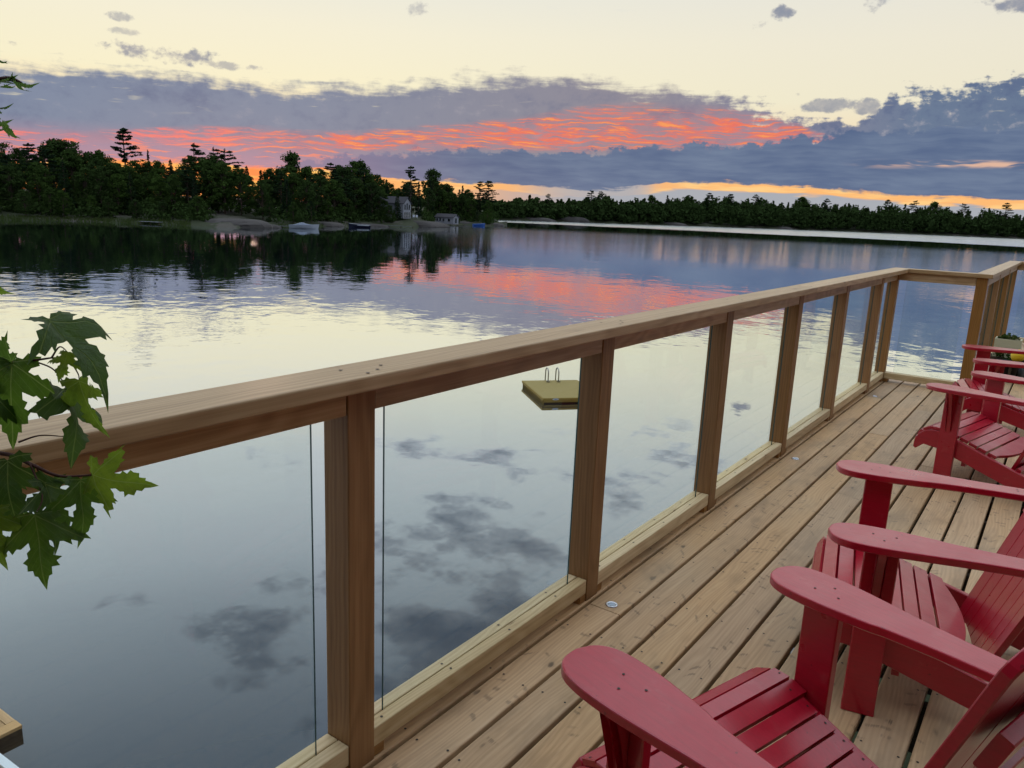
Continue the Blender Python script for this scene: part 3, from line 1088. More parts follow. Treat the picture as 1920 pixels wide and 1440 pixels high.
def trunk_vf(rs, h, r, lean=0.02, limbs=()):
    pts, rad = [], []
    for i in range(6):
        t = i / 5
        pts.append((lean * math.sin(t * 3) * h, lean * 0.7 * math.sin(t * 4 + 1) * h, h * t))
        rad.append(r * (1 - 0.75 * t) + 0.001)
    parts = [tube_vf(pts, rad, 6)]
    for (z0, dx, dy, dz, rr) in limbs:
        p0 = (0, 0, z0)
        p1 = (dx * .5, dy * .5, z0 + dz * .6)
        p2 = (dx, dy, z0 + dz)
        parts.append(tube_vf([p0, p1, p2], [rr, rr * .7, rr * .3], 5))
    return join_vf(parts)


def proto_leafy(seed, wide=0.30, low=0.16, sparse=1.0):
    rs = np.random.RandomState(seed)
    cs, rads, limbs = [], [], []
    for i in range(64):
        z = rs.uniform(low, 0.96)
        env = wide * (math.sin(math.pi * min(1, max(0, (z - low + 0.08) / (1.06 - low))) ** 0.85) ** 0.6)
        a = rs.uniform(0, 2 * math.pi)
        rr = env * math.sqrt(rs.uniform(0.05, 1)) * 0.85
        cs.append((rr * math.cos(a), rr * math.sin(a), z))
        rads.append(rs.uniform(0.045, 0.095))
        if i % 3 == 0:
            limbs.append((z * 0.6 + 0.05, cs[-1][0], cs[-1][1], z - (z * 0.6 + 0.05), 0.008))
    cs.append((0, 0, 0.95)); rads.append(0.06)
    return trunk_vf(rs, 0.85, 0.017, 0.02, limbs), leaf_cloud(rs, cs, rads, 78 * sparse, 0.0165, 0.85, 0.3), "leaf_green"


def proto_pine(seed, top=0.5, asym=0.0):
    """white pine: bare lower stem, plumes on level, uneven boughs"""
    rs = np.random.RandomState(seed)
    cs, rads, limbs = [], [], []
    z = 1.0 - top
    cs.append((0, 0, 0.99)); rads.append((0.02, 0.02, 0.03))
    while z < 0.985:
        t = (z - (1 - top)) / top
        n = rs.randint(3, 6)
        for q in range(n):
            a = rs.uniform(0, 2 * math.pi)
            L = (0.20 * (1 - t) ** 0.7 + 0.035) * rs.uniform(0.55, 1.15)
            if asym:
                L *= 1 + asym * math.cos(a - 0.6)
            dx, dy, dz = L * math.cos(a), L * math.sin(a), L * rs.uniform(0.05, 0.35)
            limbs.append((z, dx, dy, dz, 0.005))
            for f_ in (0.5, 0.75, 1.0):
                cs.append((dx * f_, dy * f_, z + dz * f_ + 0.006))
                rads.append((0.035, 0.035, 0.013))
        z += rs.uniform(0.035, 0.065)
    return trunk_vf(rs, 0.98, 0.014, 0.008, limbs), leaf_cloud(rs, cs, rads, 20, 0.0145, 1.0, 0.8), "pine_green"


def proto_spruce(seed, wide=0.16, low=0.05):
    rs = np.random.RandomState(seed)
    cs, rads = [], []
    z = low
    while z < 0.99:
        t = (z - low) / (1 - low)
        rr = wide * (1 - t) ** 0.85 + 0.006
        n = int(4 + 9 * (1 - t))
        for q in range(n):
            a = rs.uniform(0, 2 * math.pi)
            L = rr * rs.uniform(0.5, 1.1)
            cs.append((L * math.cos(a), L * math.sin(a), z - L * 0.25))
            rads.append((0.018 + 0.02 * (1 - t), 0.018 + 0.02 * (1 - t), 0.014))
        z += 0.034
    cs.append((0, 0, 0.985)); rads.append((0.006, 0.006, 0.02))
    return trunk_vf(rs, 0.97, 0.014, 0.004), leaf_cloud(rs, cs, rads, 12, 0.016, 1.0, 0.4), "pine_green"


PROTO = {}


def make_proto(key, tv):
    (tvv, tff), (cv, cf), mt = tv
    a = bpy.data.meshes.new("trunk")
    a.from_pydata([tuple(p) for p in tvv], [], tff)
    a.materials.append(MATS["bark"])
    b = bpy.data.meshes.new("crown")
    b.from_pydata(cv, [], cf)
    b.materials.append(MATS[mt])
    PROTO[key] = (a, b)


for i in range(5):
    make_proto("leafy%d" % i, proto_leafy(20 + i, [0.30, 0.26, 0.34, 0.24, 0.30][i], [0.10, 0.14, 0.12, 0.2, 0.08][i]))
make_proto("round", proto_leafy(77, 0.33, 0.40))
make_proto("sparse", proto_leafy(78, 0.30, 0.25, 0.35))
for i in range(3):
    make_proto("pine%d" % i, proto_pine(40 + i, [0.55, 0.42, 0.62][i], [0.0, 0.55, 0.2][i]))
for i in range(2):
    make_proto("spruce%d" % i, proto_spruce(50 + i, [0.15, 0.09][i]))


def plant(name, key, x, y, z, h, wscale, rz, label, group):
    t = empty(name, (x, y, z), rz)
    t.scale = (h * wscale, h * wscale, h)
    a, b = PROTO[key]
    link(bpy.data.objects.new("trunk", a), t)
    link(bpy.data.objects.new("crown", b), t)
    tag(t, label, "tree", group)
    return t


def polar(az, dist):
    """a point at a compass bearing (degrees from +Y, clockwise) and distance from the deck"""
    return 1.338 + dist * math.sin(R(az)), dist * math.cos(R(az))


def interp(tab, x):
    return float(np.interp(x, [p[0] for p in tab], [p[1] for p in tab]))


# ---- the wooded shore on the left
SHORE = [(-170, 120), (-120, 150), (-95, 172), (-80, 182), (-74, 184), (-68.9, 185), (-65.1, 189), (-61, 186), (-58.4, 180), (-55.7, 174), (-53.5, 186), (-51.2, 197), (-49.3, 208),
         (-47.4, 219), (-45.2, 231), (-43, 229), (-41.5, 280), (-39.5, 300), (-37.6, 292), (-36.9, 305), (-36.3, 345)]
SKYL = [(-170, 3.5), (-110, 2.4), (-76.0, 2.0), (-68.7, 2.15), (-67.5, 2.5), (-66.9, 2.4), (-65.7, 2.9), (-64.7, 2.9), (-64.0, 2.26), (-63.2, 2.5), (-62.5, 2.1), (-61.0, 2.15), (-59.5, 2.0),
        (-58.6, 2.3), (-56.7, 2.7), (-55.1, 2.3), (-54.6, 2.1), (-53.9, 2.4), (-53.2, 1.95), (-52.5, 2.2), (-50.5, 2.2), (-50.0, 1.95), (-48.9, 2.4), (-47.4, 2.7), (-46.3, 2.5),
        (-45.2, 1.85), (-44.5, 1.35), (-42.8, 1.8), (-41.0, 1.7), (-40.5, 1.3), (-39.5, 1.3), (-38.7, 1.3), (-37.2, 1.0)]


def ground_z(d_in):
    """height above the water of the left shore, d_in metres inland"""
    return float(np.interp(d_in, [-6, 0, 4, 14, 30, 60, 160, 400, 2500], [-1.2, -0.05, 0.7, 1.6, 2.8, 4.0, 5.5, 6.0, 8.0]))


rs = np.random.RandomState(3)
V, F, NA = [], [], 0
offs = [-6, 0, 2, 5, 10, 18, 30, 55, 100, 220, 700, 2500]
azs = list(np.linspace(-150, -36.3, 200))
for az in azs:
    narrow = min(1.0, max(0.04, (-36.6 - az) / 5.5))       # the land tapers to its point
    for o_ in offs:
        d_ = interp(SHORE, az) + (o_ if o_ < 5 else 5 + (o_ - 5) * narrow ** (1.0 if o_ < 50 else 2.2)) + (rs.uniform(-.6, .6) if o_ > 0 else rs.uniform(-.4, .4))
        x_, y_ = polar(az, d_)
        V.append((x_, y_, WATER_Z + ground_z(o_ if o_ < 5 else min(o_, (d_ - interp(SHORE, az)) * 1.0)) + (rs.uniform(-.15, .25) if o_ > 1 else 0)))
n = len(offs)
for i in range(len(azs) - 1):
    for j in range(n - 1):
        F.append((i * n + j, i * n + j + 1, (i + 1) * n + j + 1, (i + 1) * n + j))


def mat_ground(name, soil, rock, amount):
    m, g = new_mat(name)
    pos = g.node('ShaderNodeNewGeometry').outputs['Position']
    n1 = g.noise(pos, 0.08, 4, 0.6)
    n2 = g.noise(pos, 1.1, 4, 0.65)
    c = g.mix(g.sm(g.add(n1, g.mul(g.sub(n2, .5), .3)), amount, amount + 0.08), soil, rock)
    c = g.mix(g.mul(n2, 0.5), c, tuple(v * 0.6 for v in soil[:3]) + (1,))
    finish(g, pbsdf(g, c, 0.9, 0, 0.2, bump(g, n2, 0.6, 0.15)))


mat_ground("shore_soil", (0.03, 0.04, 0.018, 1), (0.085, 0.078, 0.07, 1), 0.52)
mat_ground("granite", (0.05, 0.047, 0.046, 1), (0.08, 0.075, 0.073, 1), 0.45)
struct(mesh_obj("wooded_shore_ground", V, F, MATS["shore_soil"], None, True))

SECT = [(-66.5, "at the left edge of the picture"), (-63.4, "left of the tall lone pine"), (-59.5, "beside the tall lone pine"), (-56.4, "below the left windswept pine"),
        (-53.0, "behind the granite slab"), (-49.6, "behind the covered motorboat"), (-46.0, "behind the dark motorboat"), (-42.3, "around the lake house"), (0, "behind the boathouse and the point")]
ROWS = ["low front-row", "second-row", "third-row", "rear", "skyline"]
KINDS = {"leafy": "leafy tree", "pine": "pine", "spruce": "narrow spruce"}


def wood_label(kind, row, az):
    return "dark %s %s %s" % (ROWS[row], KINDS[kind], next(t for lim, t in SECT if az < lim))


rr = random.Random(11)
for row, (off, step, frac) in enumerate(((6, 1.5, 0.46), (13, 1.25, 0.70), (23, 1.2, 0.95), (29, 1.0, 0.80), (36, 1.05, 1.12))):
    az = -78.0 + row * 0.5
    while az < -37.3:
        d_ = interp(SHORE, az) + off + rr.uniform(-2.5, 2.5)
        a_ = az + rr.uniform(-.35, .35)
        skip = (row <= 1 and (-57.5 < a_ < -53.6)) or (-44.1 < a_ < -42.2 and row < 3) or (row < 2 and -42.2 < a_ < -39.6) or (row >= 3 and a_ > -39)
        gz = WATER_Z + ground_z(off)
        topz = CAM_POS.z + d_ * math.tan(R(interp(SKYL, a_) - 0.02)) * frac * rr.uniform(0.9, 1.06)
        h = max(4.5, topz - gz)
        if frac < 0.7:
            h = max(4.0, (CAM_POS.z + d_ * math.tan(R(interp(SKYL, a_))) - gz) * frac * rr.uniform(.75, 1.1))
        q = rr.random()
        key = "leafy%d" % rr.randrange(5) if q < 0.74 else ("spruce%d" % rr.randrange(2) if q < 0.88 else "pine%d" % rr.choice((0, 2)))
        wsc = {"l": rr.uniform(1.0, 1.35), "s": rr.uniform(1.0, 1.4), "p": rr.uniform(1.0, 1.25)}[key[0]]
        if not skip:
            x_, y_ = polar(a_, d_)
            kind = key.rstrip("0123456789")
            plant({"leafy": "leafy_tree", "pine": "pine_tree", "spruce": "spruce_tree"}[kind], key, x_, y_, gz - 0.3, h, wsc, rr.uniform(0, 6.28), wood_label(kind, row, a_), "trees of the wood on the left shore")
        az += step * rr.uniform(0.75, 1.2) * 190 / d_
# trees that would share a description are told apart by their order from the left
seen = {}
for t_ in [o for o in scene.objects if o.get('group') == "trees of the wood on the left shore"]:
    seen.setdefault(t_['label'], []).append(t_)
NTH = "first second third fourth fifth sixth seventh eighth ninth tenth eleventh twelfth".split()
for lb, ts in seen.items():
    if len(ts) > 1:
        for q, t_ in enumerate(sorted(ts, key=lambda o: math.atan2(o.location.x - 1.338, o.location.y))):
            t_['label'] = "%s, %s from the left" % (lb, NTH[min(q, 11)])
# trees that stand out against the sunset
SPECIAL = [
    (-61.95, 232, 4.02, "pine2", 1.05, "pine_tree", "tall lone pine rising highest above the wood on the left shore"),
    (-60.55, 236, 2.86, "spruce1", 0.7, "spruce_tree", "thin spire of a spruce just right of the tall lone pine"),
    (-57.75, 222, 3.42, "pine1", 1.0, "pine_tree", "flat-topped pine, left of the windswept pair above the wood"),
    (-56.55, 224, 3.25, "pine1", 0.8, "pine_tree", "slim pine with a round tuft, middle of three pines above the wood"),
    (-55.85, 222, 3.18, "pine1", 1.1, "pine_tree", "windswept pine leaning right, rightmost of three pines above the wood"),
    (-51.55, 238, 3.26, "round", 0.95, "leafy_tree", "dense round-topped tree standing above the wood in front of the glow"),
    (-43.35, 252, 2.76, "pine0", 0.85, "pine_tree", "pointed pine behind the white lake house"),
    (-41.75, 300, 2.63, "round", 0.95, "leafy_tree", "round leafy tree right of the pointed pine behind the lake house"),
    (-64.9, 232, 3.12, "sparse", 1.15, "leafy_tree", "thin-crowned leafy tree showing sky through its top, far left wood"),
    (-68.4, 226, 2.75, "sparse", 1.0, "leafy_tree", "thin-crowned tree at the left edge of the wood"),
    (-38.35, 318, 1.95, "pine0", 1.05, "pine_tree", "left pine of the pair on the tip of the point"),
    (-37.75, 314, 1.98, "pine2", 1.15, "pine_tree", "right pine of the pair on the tip of the point"),
    (-39.6, 330, 1.62, "spruce1", 1.2, "spruce_tree", "thin spruce between the boathouse and the point"),
    (-40.4, 332, 1.55, "pine0", 0.9, "pine_tree", "small pine above the trees behind the boathouse"),
]
for (a_, d_, e_, key, ws, nm, lb) in SPECIAL:
    x_, y_ = polar(a_, d_)
    gz = WATER_Z + ground_z(d_ - interp(SHORE, a_))
    plant(nm, key, x_, y_, gz - .3, CAM_POS.z + d_ * math.tan(R(e_)) - gz + .3, ws, a_, lb, None)

# undergrowth along the water's edge, and the pale grass rim
V, F = [], []
cs, rads = [], []
for i in range(800):
    a_ = rr.uniform(-80, -37.2)
    if -57 < a_ < -52.8 or -44.4 < a_ < -42.4:
        continue
    d_ = interp(SHORE, a_) + rr.uniform(4, 34)
    x_, y_ = polar(a_, d_)
    s_ = rr.uniform(0.9, 2.6)
    cs.append((x_, y_, WATER_Z + ground_z(d_ - interp(SHORE, a_)) + s_ * 0.6))
    rads.append((s_ * 1.2, s_ * 1.2, s_))
v, f = leaf_cloud(rs, cs, rads, 60, 0.34, 1.0, 0.3)
stuff(mesh_obj("undergrowth", v, f, MATS["leaf_green"]))
V, F = [], []
for i in range(5200):
    a_ = rr.uniform(-79, -58.2) if rr.random() < .8 else rr.uniform(-52.5, -45.5)
    d_ = interp(SHORE, a_) + rr.uniform(-0.5, 3.4)
    x_, y_ = polar(a_, d_)
    z0 = WATER_Z + ground_z(d_ - interp(SHORE, a_)) - 0.1
    h_ = rr.uniform(0.35, 0.95) * (1 if a_ < -58 else 0.6)
    w_ = rr.uniform(0.05, 0.14)
    t_ = rr.uniform(0, 6.28)
    dx, dy = math.cos(t_) * w_, math.sin(t_) * w_
    o_ = len(V)
    V += [(x_ - dx, y_ - dy, z0), (x_ + dx, y_ + dy, z0), (x_ + rr.uniform(-.25, .25), y_ + rr.uniform(-.25, .25), z0 + h_)]
    F.append((o_, o_ + 1, o_ + 2))
stuff(mesh_obj("shore_grass", V, F, MATS["grass_green"]))

# ---- the far shore
FSH = [(-48, 560), (-40, 500), (-37, 478), (-32.5, 530), (-27.5, 575), (-23, 640), (-18.7, 700), (-14.7, 760), (-11, 810), (-6, 860), (-3, 880), (10, 900), (40, 900)]
FSKY = [(-48, 0.75), (-37.2, 0.72), (-36.0, 0.85), (-34.5, 1.02), (-32.9, 0.95), (-31.8, 0.88), (-29.9, 1.36), (-28.4, 1.25), (-26.8, 1.16), (-24.6, 1.25), (-22.4, 1.5), (-20.2, 1.5),
        (-18.8, 1.5), (-16.0, 1.48), (-12.7, 1.4), (-9.5, 1.42), (-7.0, 1.34), (-4.7, 1.26), (-3.0, 1.18), (10, 1.1), (40, 1.1)]
offs2 = [-8, 0, 4, 14, 40, 110, 300, 900]
hz2 = [-1.5, -0.1, 1.0, 2.4, 5.0, 8.0, 8.0, 5.0]
V, F = [], []
azs = list(np.linspace(-48, 40, 180))
for az in azs:
    for o_, z_ in zip(offs2, hz2):
        x_, y_ = polar(az, interp(FSH, az) + o_ + rs.uniform(-2, 2))
        V.append((x_, y_, WATER_Z + z_ + (rs.uniform(-.4, .4) if o_ > 0 else 0)))
n = len(offs2)
for i in range(len(azs) - 1):
    for j in range(n - 1):
        F.append((i * n + j, i * n + j + 1, (i + 1) * n + j + 1, (i + 1) * n + j))
struct(mesh_obj("far_shore_ground", V, F, MATS["shore_soil"], None, True))
cs, rads = [], []
sizes = []
for i in range(1700):
    a_ = rr.uniform(-47.5, 14)
    o_ = rr.choice((8, 8, 16, 26, 40, 55, 70)) + rr.uniform(-4, 4)
    d_ = interp(FSH, a_) + o_
    x_, y_ = polar(a_, d_)
    gz = WATER_Z + float(np.interp(o_, offs2, hz2))
    top = CAM_POS.z + d_ * math.tan(R(interp(FSKY, a_) + 0.02)) * (0.62 + 0.38 * min(1, o_ / 45)) * rr.uniform(.74, 1.04) * (1 + 0.10 * math.sin(a_ * 2.3) + 0.07 * math.sin(a_ * 5.1 + 1))
    h_ = max(4, top - gz)
    con = rr.random() < .3
    nb = 8 if not con else 7
    for k in range(nb):
        t = (k + .5) / nb
        if con:
            w_ = h_ * 0.15 * (1 - t) + .4
            cs.append((x_ + rr.uniform(-1, 1) * w_ * .4, y_ + rr.uniform(-1, 1) * w_ * .4, gz + h_ * (0.12 + 0.86 * t)))
            rads.append((w_, w_, h_ * .08))
        else:
            w_ = h_ * 0.2 * math.sin(math.pi * (0.2 + 0.72 * t)) + .5
            cs.append((x_ + rr.uniform(-1, 1) * w_, y_ + rr.uniform(-1, 1) * w_, gz + h_ * (0.1 + 0.8 * t)))
            rads.append((w_ * 1.1, w_ * 1.1, h_ * .12))
v, f = leaf_cloud(rs, cs, rads, 17, 1.15, 1.0, 0.3)
stuff(mesh_obj("far_forest", v, f, MATS["leaf_green"]))
FSPEC = [(-33.4, 40, 1.28, "pine0"), (-30.3, 30, 1.62, "pine2"), (-29.6, 34, 1.6, "pine0"), (-26.0, 40, 1.5, "leafy1"), (-24.9, 30, 1.55, "spruce0"), (-23.5, 44, 1.6, "leafy2"),
         (-22.0, 36, 1.78, "pine0"), (-20.6, 40, 1.74, "pine2"), (-18.9, 38, 1.78, "pine0"), (-15.9, 44, 1.72, "round"), (-14.3, 36, 1.66, "pine0"),
         (-10.6, 44, 1.7, "pine2"), (-8.9, 40, 1.72, "pine1"), (-7.9, 42, 1.66, "round"), (-6.3, 46, 1.62, "pine1"), (-3.95, 44, 1.72, "pine0")]
ORD = "first second third fourth fifth sixth seventh eighth ninth tenth eleventh twelfth thirteenth fourteenth fifteenth sixteenth seventeenth eighteenth nineteenth twentieth".split()
for i, (a_, o_, e_, key) in enumerate(FSPEC):
    d_ = interp(FSH, a_) + o_
    x_, y_ = polar(a_, d_)
    gz = WATER_Z + float(np.interp(o_, offs2, hz2))
    kind = key.rstrip("0123456789")
    last = i == len(FSPEC) - 1
    plant({"leafy": "leafy_tree", "round": "leafy_tree", "pine": "pine_tree", "spruce": "spruce_tree"}[kind], key, x_, y_, gz, CAM_POS.z + d_ * math.tan(R(e_)) - gz, 1.2, i * 1.7,
          "lone pine above the forest at the right end of the far shore" if last else "%s standing out above the far forest, %s treetop from the left" % ({"leafy": "leafy crown", "round": "round crown", "pine": "pine", "spruce": "spruce"}[kind], ORD[i]), "treetops above the forest across the lake")


# ------------------------------------------------------------------ rocks, houses, docks and boats on the left shore
def rock(name, x, y, z, lx, ly, h, rz, label, group=None, seed=0, mat="granite"):
    rs_ = np.random.RandomState(seed)
    N, Mr = 20, 7
    V = []
    ph = rs_.uniform(0, 6.28, 4)
    for j in range(Mr + 1):
        t = j / Mr
        for i in range(N):
            a = 2 * math.pi * i / N
            k = 1 + 0.13 * math.sin(2 * a + ph[0]) + 0.09 * math.sin(3 * a + ph[1]) + 0.05 * math.sin(5 * a + ph[2])
            r_ = math.cos(t * math.pi / 2) ** 0.55
            zz = math.sin(t * math.pi / 2) * h * (1 + 0.25 * math.sin(a + ph[3]) * (1 - t))
            jit = rs_.uniform(-.03, .03)
            V.append((lx * r_ * k * (math.cos(a) + jit), ly * r_ * k * (math.sin(a) + jit), zz - (0.6 if j == 0 else 0)))
    F = [(j * N + i, j * N + (i + 1) % N, (j + 1) * N + (i + 1) % N, (j + 1) * N + i) for j in range(Mr) for i in range(N)]
    F.append(tuple(Mr * N + i for i in range(N)))
    o = mesh_obj(name, V, F, MATS[mat], None, False)
    o.location = (x, y, z)
    o.rotation_euler = (0, 0, rz)
    tag(o, label, "rock", group)
    return o


T_ = lambda az: R(-az)
WZ = WATER_Z
for (a_, d_, lx, ly, h_, lb, sd_) in (
        (-55.3, 184, 8.0, 6.0, 1.9, "broad pale granite slab sloping into the lake below the windswept pines", 1),
        (-53.7, 185, 4.5, 4.0, 1.0, "low pale rock shelf just right of the broad granite slab", 2),
        (-49.4, 213, 5.5, 4.0, 1.3, "low grey rock on the shore behind the covered boat", 3),
        (-46.6, 226, 8.0, 4.0, 1.0, "long grey rock shelf right of the dark motorboat", 4),
        (-42.7, 246, 9.0, 6.0, 1.9, "sloping rock bank between the lake house and the boathouse", 5),
        (-39.3, 303, 5.0, 3.5, 1.4, "grey rock beside the blue tarpaulin boat", 6),
        (-37.2, 303, 4.0, 3.0, 1.3, "rock at the very tip of the wooded point", 7)):
    x_, y_ = polar(a_, d_)
    rock("shore_rock", x_, y_, WZ - 0.2, lx, ly, h_, R(-a_), lb, None, sd_)
for i, (a_, o_, lx, h_, lb) in enumerate(((-34.3, 6, 16, 2.6, "bare granite slab at the left end of the far shore"), (-31.9, 8, 14, 4.0, "long sloping granite slab on the far shore"),
                                          (-24.6, 5, 12, 2.6, "grey rock below the cottages on the far shore"), (-17.0, 5, 10, 2.2, "small grey rock in the middle of the far shore"))):
    x_, y_ = polar(a_, interp(FSH, a_) + o_)
    rock("far_rock", x_, y_, WZ - 0.2, lx, 7, h_, R(-a_), lb, None, 20 + i)

simple_mat("white_siding", lin(124, 128, 138), 0.7, 0, 0.3, 0.06, 3)
simple_mat("grey_siding", lin(78, 82, 92), 0.75, 0, 0.3, 0.08, 3)
simple_mat("dark_roof", lin(58, 58, 64), 0.85, 0, 0.2, 0.15, 5)
simple_mat("window_glass", lin(30, 36, 44), 0.08, 0, 0.8, 0.1, 2)
simple_mat("white_gelcoat", lin(150, 158, 170), 0.3, 0, 0.5, 0.04, 2)
simple_mat("navy_gelcoat", lin(26, 30, 52), 0.25, 0, 0.5, 0.1, 2)
simple_mat("boat_cover", lin(108, 118, 134), 0.8, 0, 0.2, 0.1, 3)
simple_mat("blue_tarp", lin(40, 84, 160), 0.6, 0, 0.3, 0.1, 3)


def quad_obj(name, pts, mat, parent):
    return mesh_obj(name, pts, [tuple(range(len(pts)))], MATS[mat], parent)


def gable_house(name, x, y, z, rz, wid, length, eave, ridge, wall, roofm, label, windows, cat="house", base=0.0):
    """gable end on the local -Y side; ridge along +Y. windows: (wall, u0, u1, z0, z1) with wall 'g' (gable) or 'r' (local +X side)"""
    t = tag(empty(name, (x, y, z), rz), label, cat)
    w = wid / 2
    V = [(-w, 0, base), (w, 0, base), (w, length, base), (-w, length, base), (-w, 0, eave), (w, 0, eave), (w, length, eave), (-w, length, eave), (0, 0, ridge), (0, length, ridge)]
    F = [(0, 1, 5, 8, 4), (1, 2, 6, 5), (2, 3, 7, 9, 6), (3, 0, 4, 7)]
    mesh_obj("wall", V, F, MATS[wall], t)
    ov = 0.35
    sl = (ridge - eave) / w
    parts = []
    for s in (-1, 1):
        a = (0, -ov, ridge + .02)
        b = (s * (w + ov), -ov, eave - ov * sl + .02)
        c = (s * (w + ov), length + ov, eave - ov * sl + .02)
        d = (0, length + ov, ridge + .02)
        up_ = 0.16
        v = [a, b, c, d] + [(p[0], p[1], p[2] + up_) for p in (a, b, c, d)]
        parts.append((v, [(0, 1, 2, 3), (7, 6, 5, 4), (0, 4, 5, 1), (1, 5, 6, 2), (2, 6, 7, 3)]))
    v, f = join_vf(parts)
    mesh_obj("roof", v, f, MATS[roofm], t)
    for (wl, u0, u1, z0, z1) in windows:
        fr = 0.12
        if wl == 'g':
            P = lambda u, zz, o: (u, -o, zz)
        else:
            P = lambda u, zz, o: (-w - o, u, zz)
        fo = [P(u0 - fr, z0 - fr, .03), P(u1 + fr, z0 - fr, .03), P(u1 + fr, z1 + fr, .03), P(u0 - fr, z1 + fr, .03)]
        fi = [P(u0, z0, .03), P(u1, z0, .03), P(u1, z1, .03), P(u0, z1, .03)]
        fb = [P(u0 - fr, z0 - fr, .002), P(u1 + fr, z0 - fr, .002), P(u1 + fr, z1 + fr, .002), P(u0 - fr, z1 + fr, .002)]
        win = mesh_obj("window", fo + fi + fb, [(0, 1, 5, 4), (1, 2, 6, 5), (2, 3, 7, 6), (3, 0, 4, 7), (8, 9, 1, 0), (9, 10, 2, 1), (10, 11, 3, 2), (11, 8, 0, 3)], MATS["white_siding"], t)
        quad_obj("pane", [P(u0, z0, .012), P(u1, z0, .012), P(u1, z1, .012), P(u0, z1, .012)], "window_glass", win)
    return t


# lake house, gable end turned away so that its roof slope shows
hx, hy = polar(-43.55, 247)
house = gable_house("lake_house", hx, hy, -2.3, R(112), 6.2, 9.0, 4.6, 6.4, "white_siding", "dark_roof",
                    "tall pale gabled lake house half hidden by trees on the left shore",
                    [('g', -2.4, -1.3, 0.3, 1.9), ('g', -0.7, 0.4, 0.3, 1.9), ('g', 1.1, 2.2, 0.3, 1.9), ('g', -2.3, -1.3, 2.7, 4.2), ('g', -0.6, 0.4, 2.7, 4.6), ('g', 1.2, 2.2, 2.7, 4.2)])
wing = mesh_obj("wing", *box_vf(3.102, 6.2, 1.2, 6.5, 0, 3.3), MATS["grey_siding"], house)
wr = mesh_obj("wing_roof", [(3.104, 0.9, 3.9), (6.5, 0.9, 3.2), (6.5, 6.8, 3.2), (3.104, 6.8, 3.9), (3.104, 0.9, 4.05), (6.5, 0.9, 3.35), (6.5, 6.8, 3.35), (3.104, 6.8, 4.05)],
              [(0, 1, 2, 3), (7, 6, 5, 4), (0, 4, 5, 1), (1, 5, 6, 2), (2, 6, 7, 3)], MATS["dark_roof"], house)
bx_, by_ = polar(-40.03, 283)
bh = gable_house("boathouse", bx_, by_, -4.15, R(108), 5.0, 6.9, 2.35, 3.4, "white_siding", "dark_roof",
                 "small white boathouse with a row of windows at the water's edge",
                 [('g', -0.7, 0.7, 0.4, 2.1), ('l', 1.2, 2.1, 0.9, 1.9), ('l', 3.4, 4.1, 0.9, 1.9), ('l', 4.7, 5.4, 0.9, 1.9), ('l', 5.9, 6.5, 0.9, 1.9)], "boathouse")


def lawn_chair(x, y, z, rz, label):
    t = tag(empty("lawn_chair", (x, y, z), rz), label, "chair", "white chairs by the lake house")
    mesh_obj("seat", *box_vf(-.3, .3, -.3, .3, .36, .42), MATS["white_gelcoat"], t)
    mesh_obj("backrest", [(-.3, .28, .42), (.3, .28, .42), (.3, .33, .42), (-.3, .33, .42), (-.3, .5, 1.05), (.3, .5, 1.05), (.3, .55, 1.05), (-.3, .55, 1.05)],
             [(3, 2, 1, 0), (4, 5, 6, 7), (0, 1, 5, 4), (1, 2, 6, 5), (2, 3, 7, 6), (3, 0, 4, 7)], MATS["white_gelcoat"], t)
    for sx in (-.25, .22):
        for sy in (-.27, .22):
            mesh_obj("leg", *box_vf(sx, sx + .05, sy, sy + .05, 0, .36), MATS["white_gelcoat"], t)


for az_, lb in ((-43.08, "left of two white chairs on the rock by the lake house"), (-42.86, "right of two white chairs on the rock by the lake house")):
    lx_, ly_ = polar(az_, 240.5)
    lawn_chair(lx_, ly_, -2.05, R(43), lb)


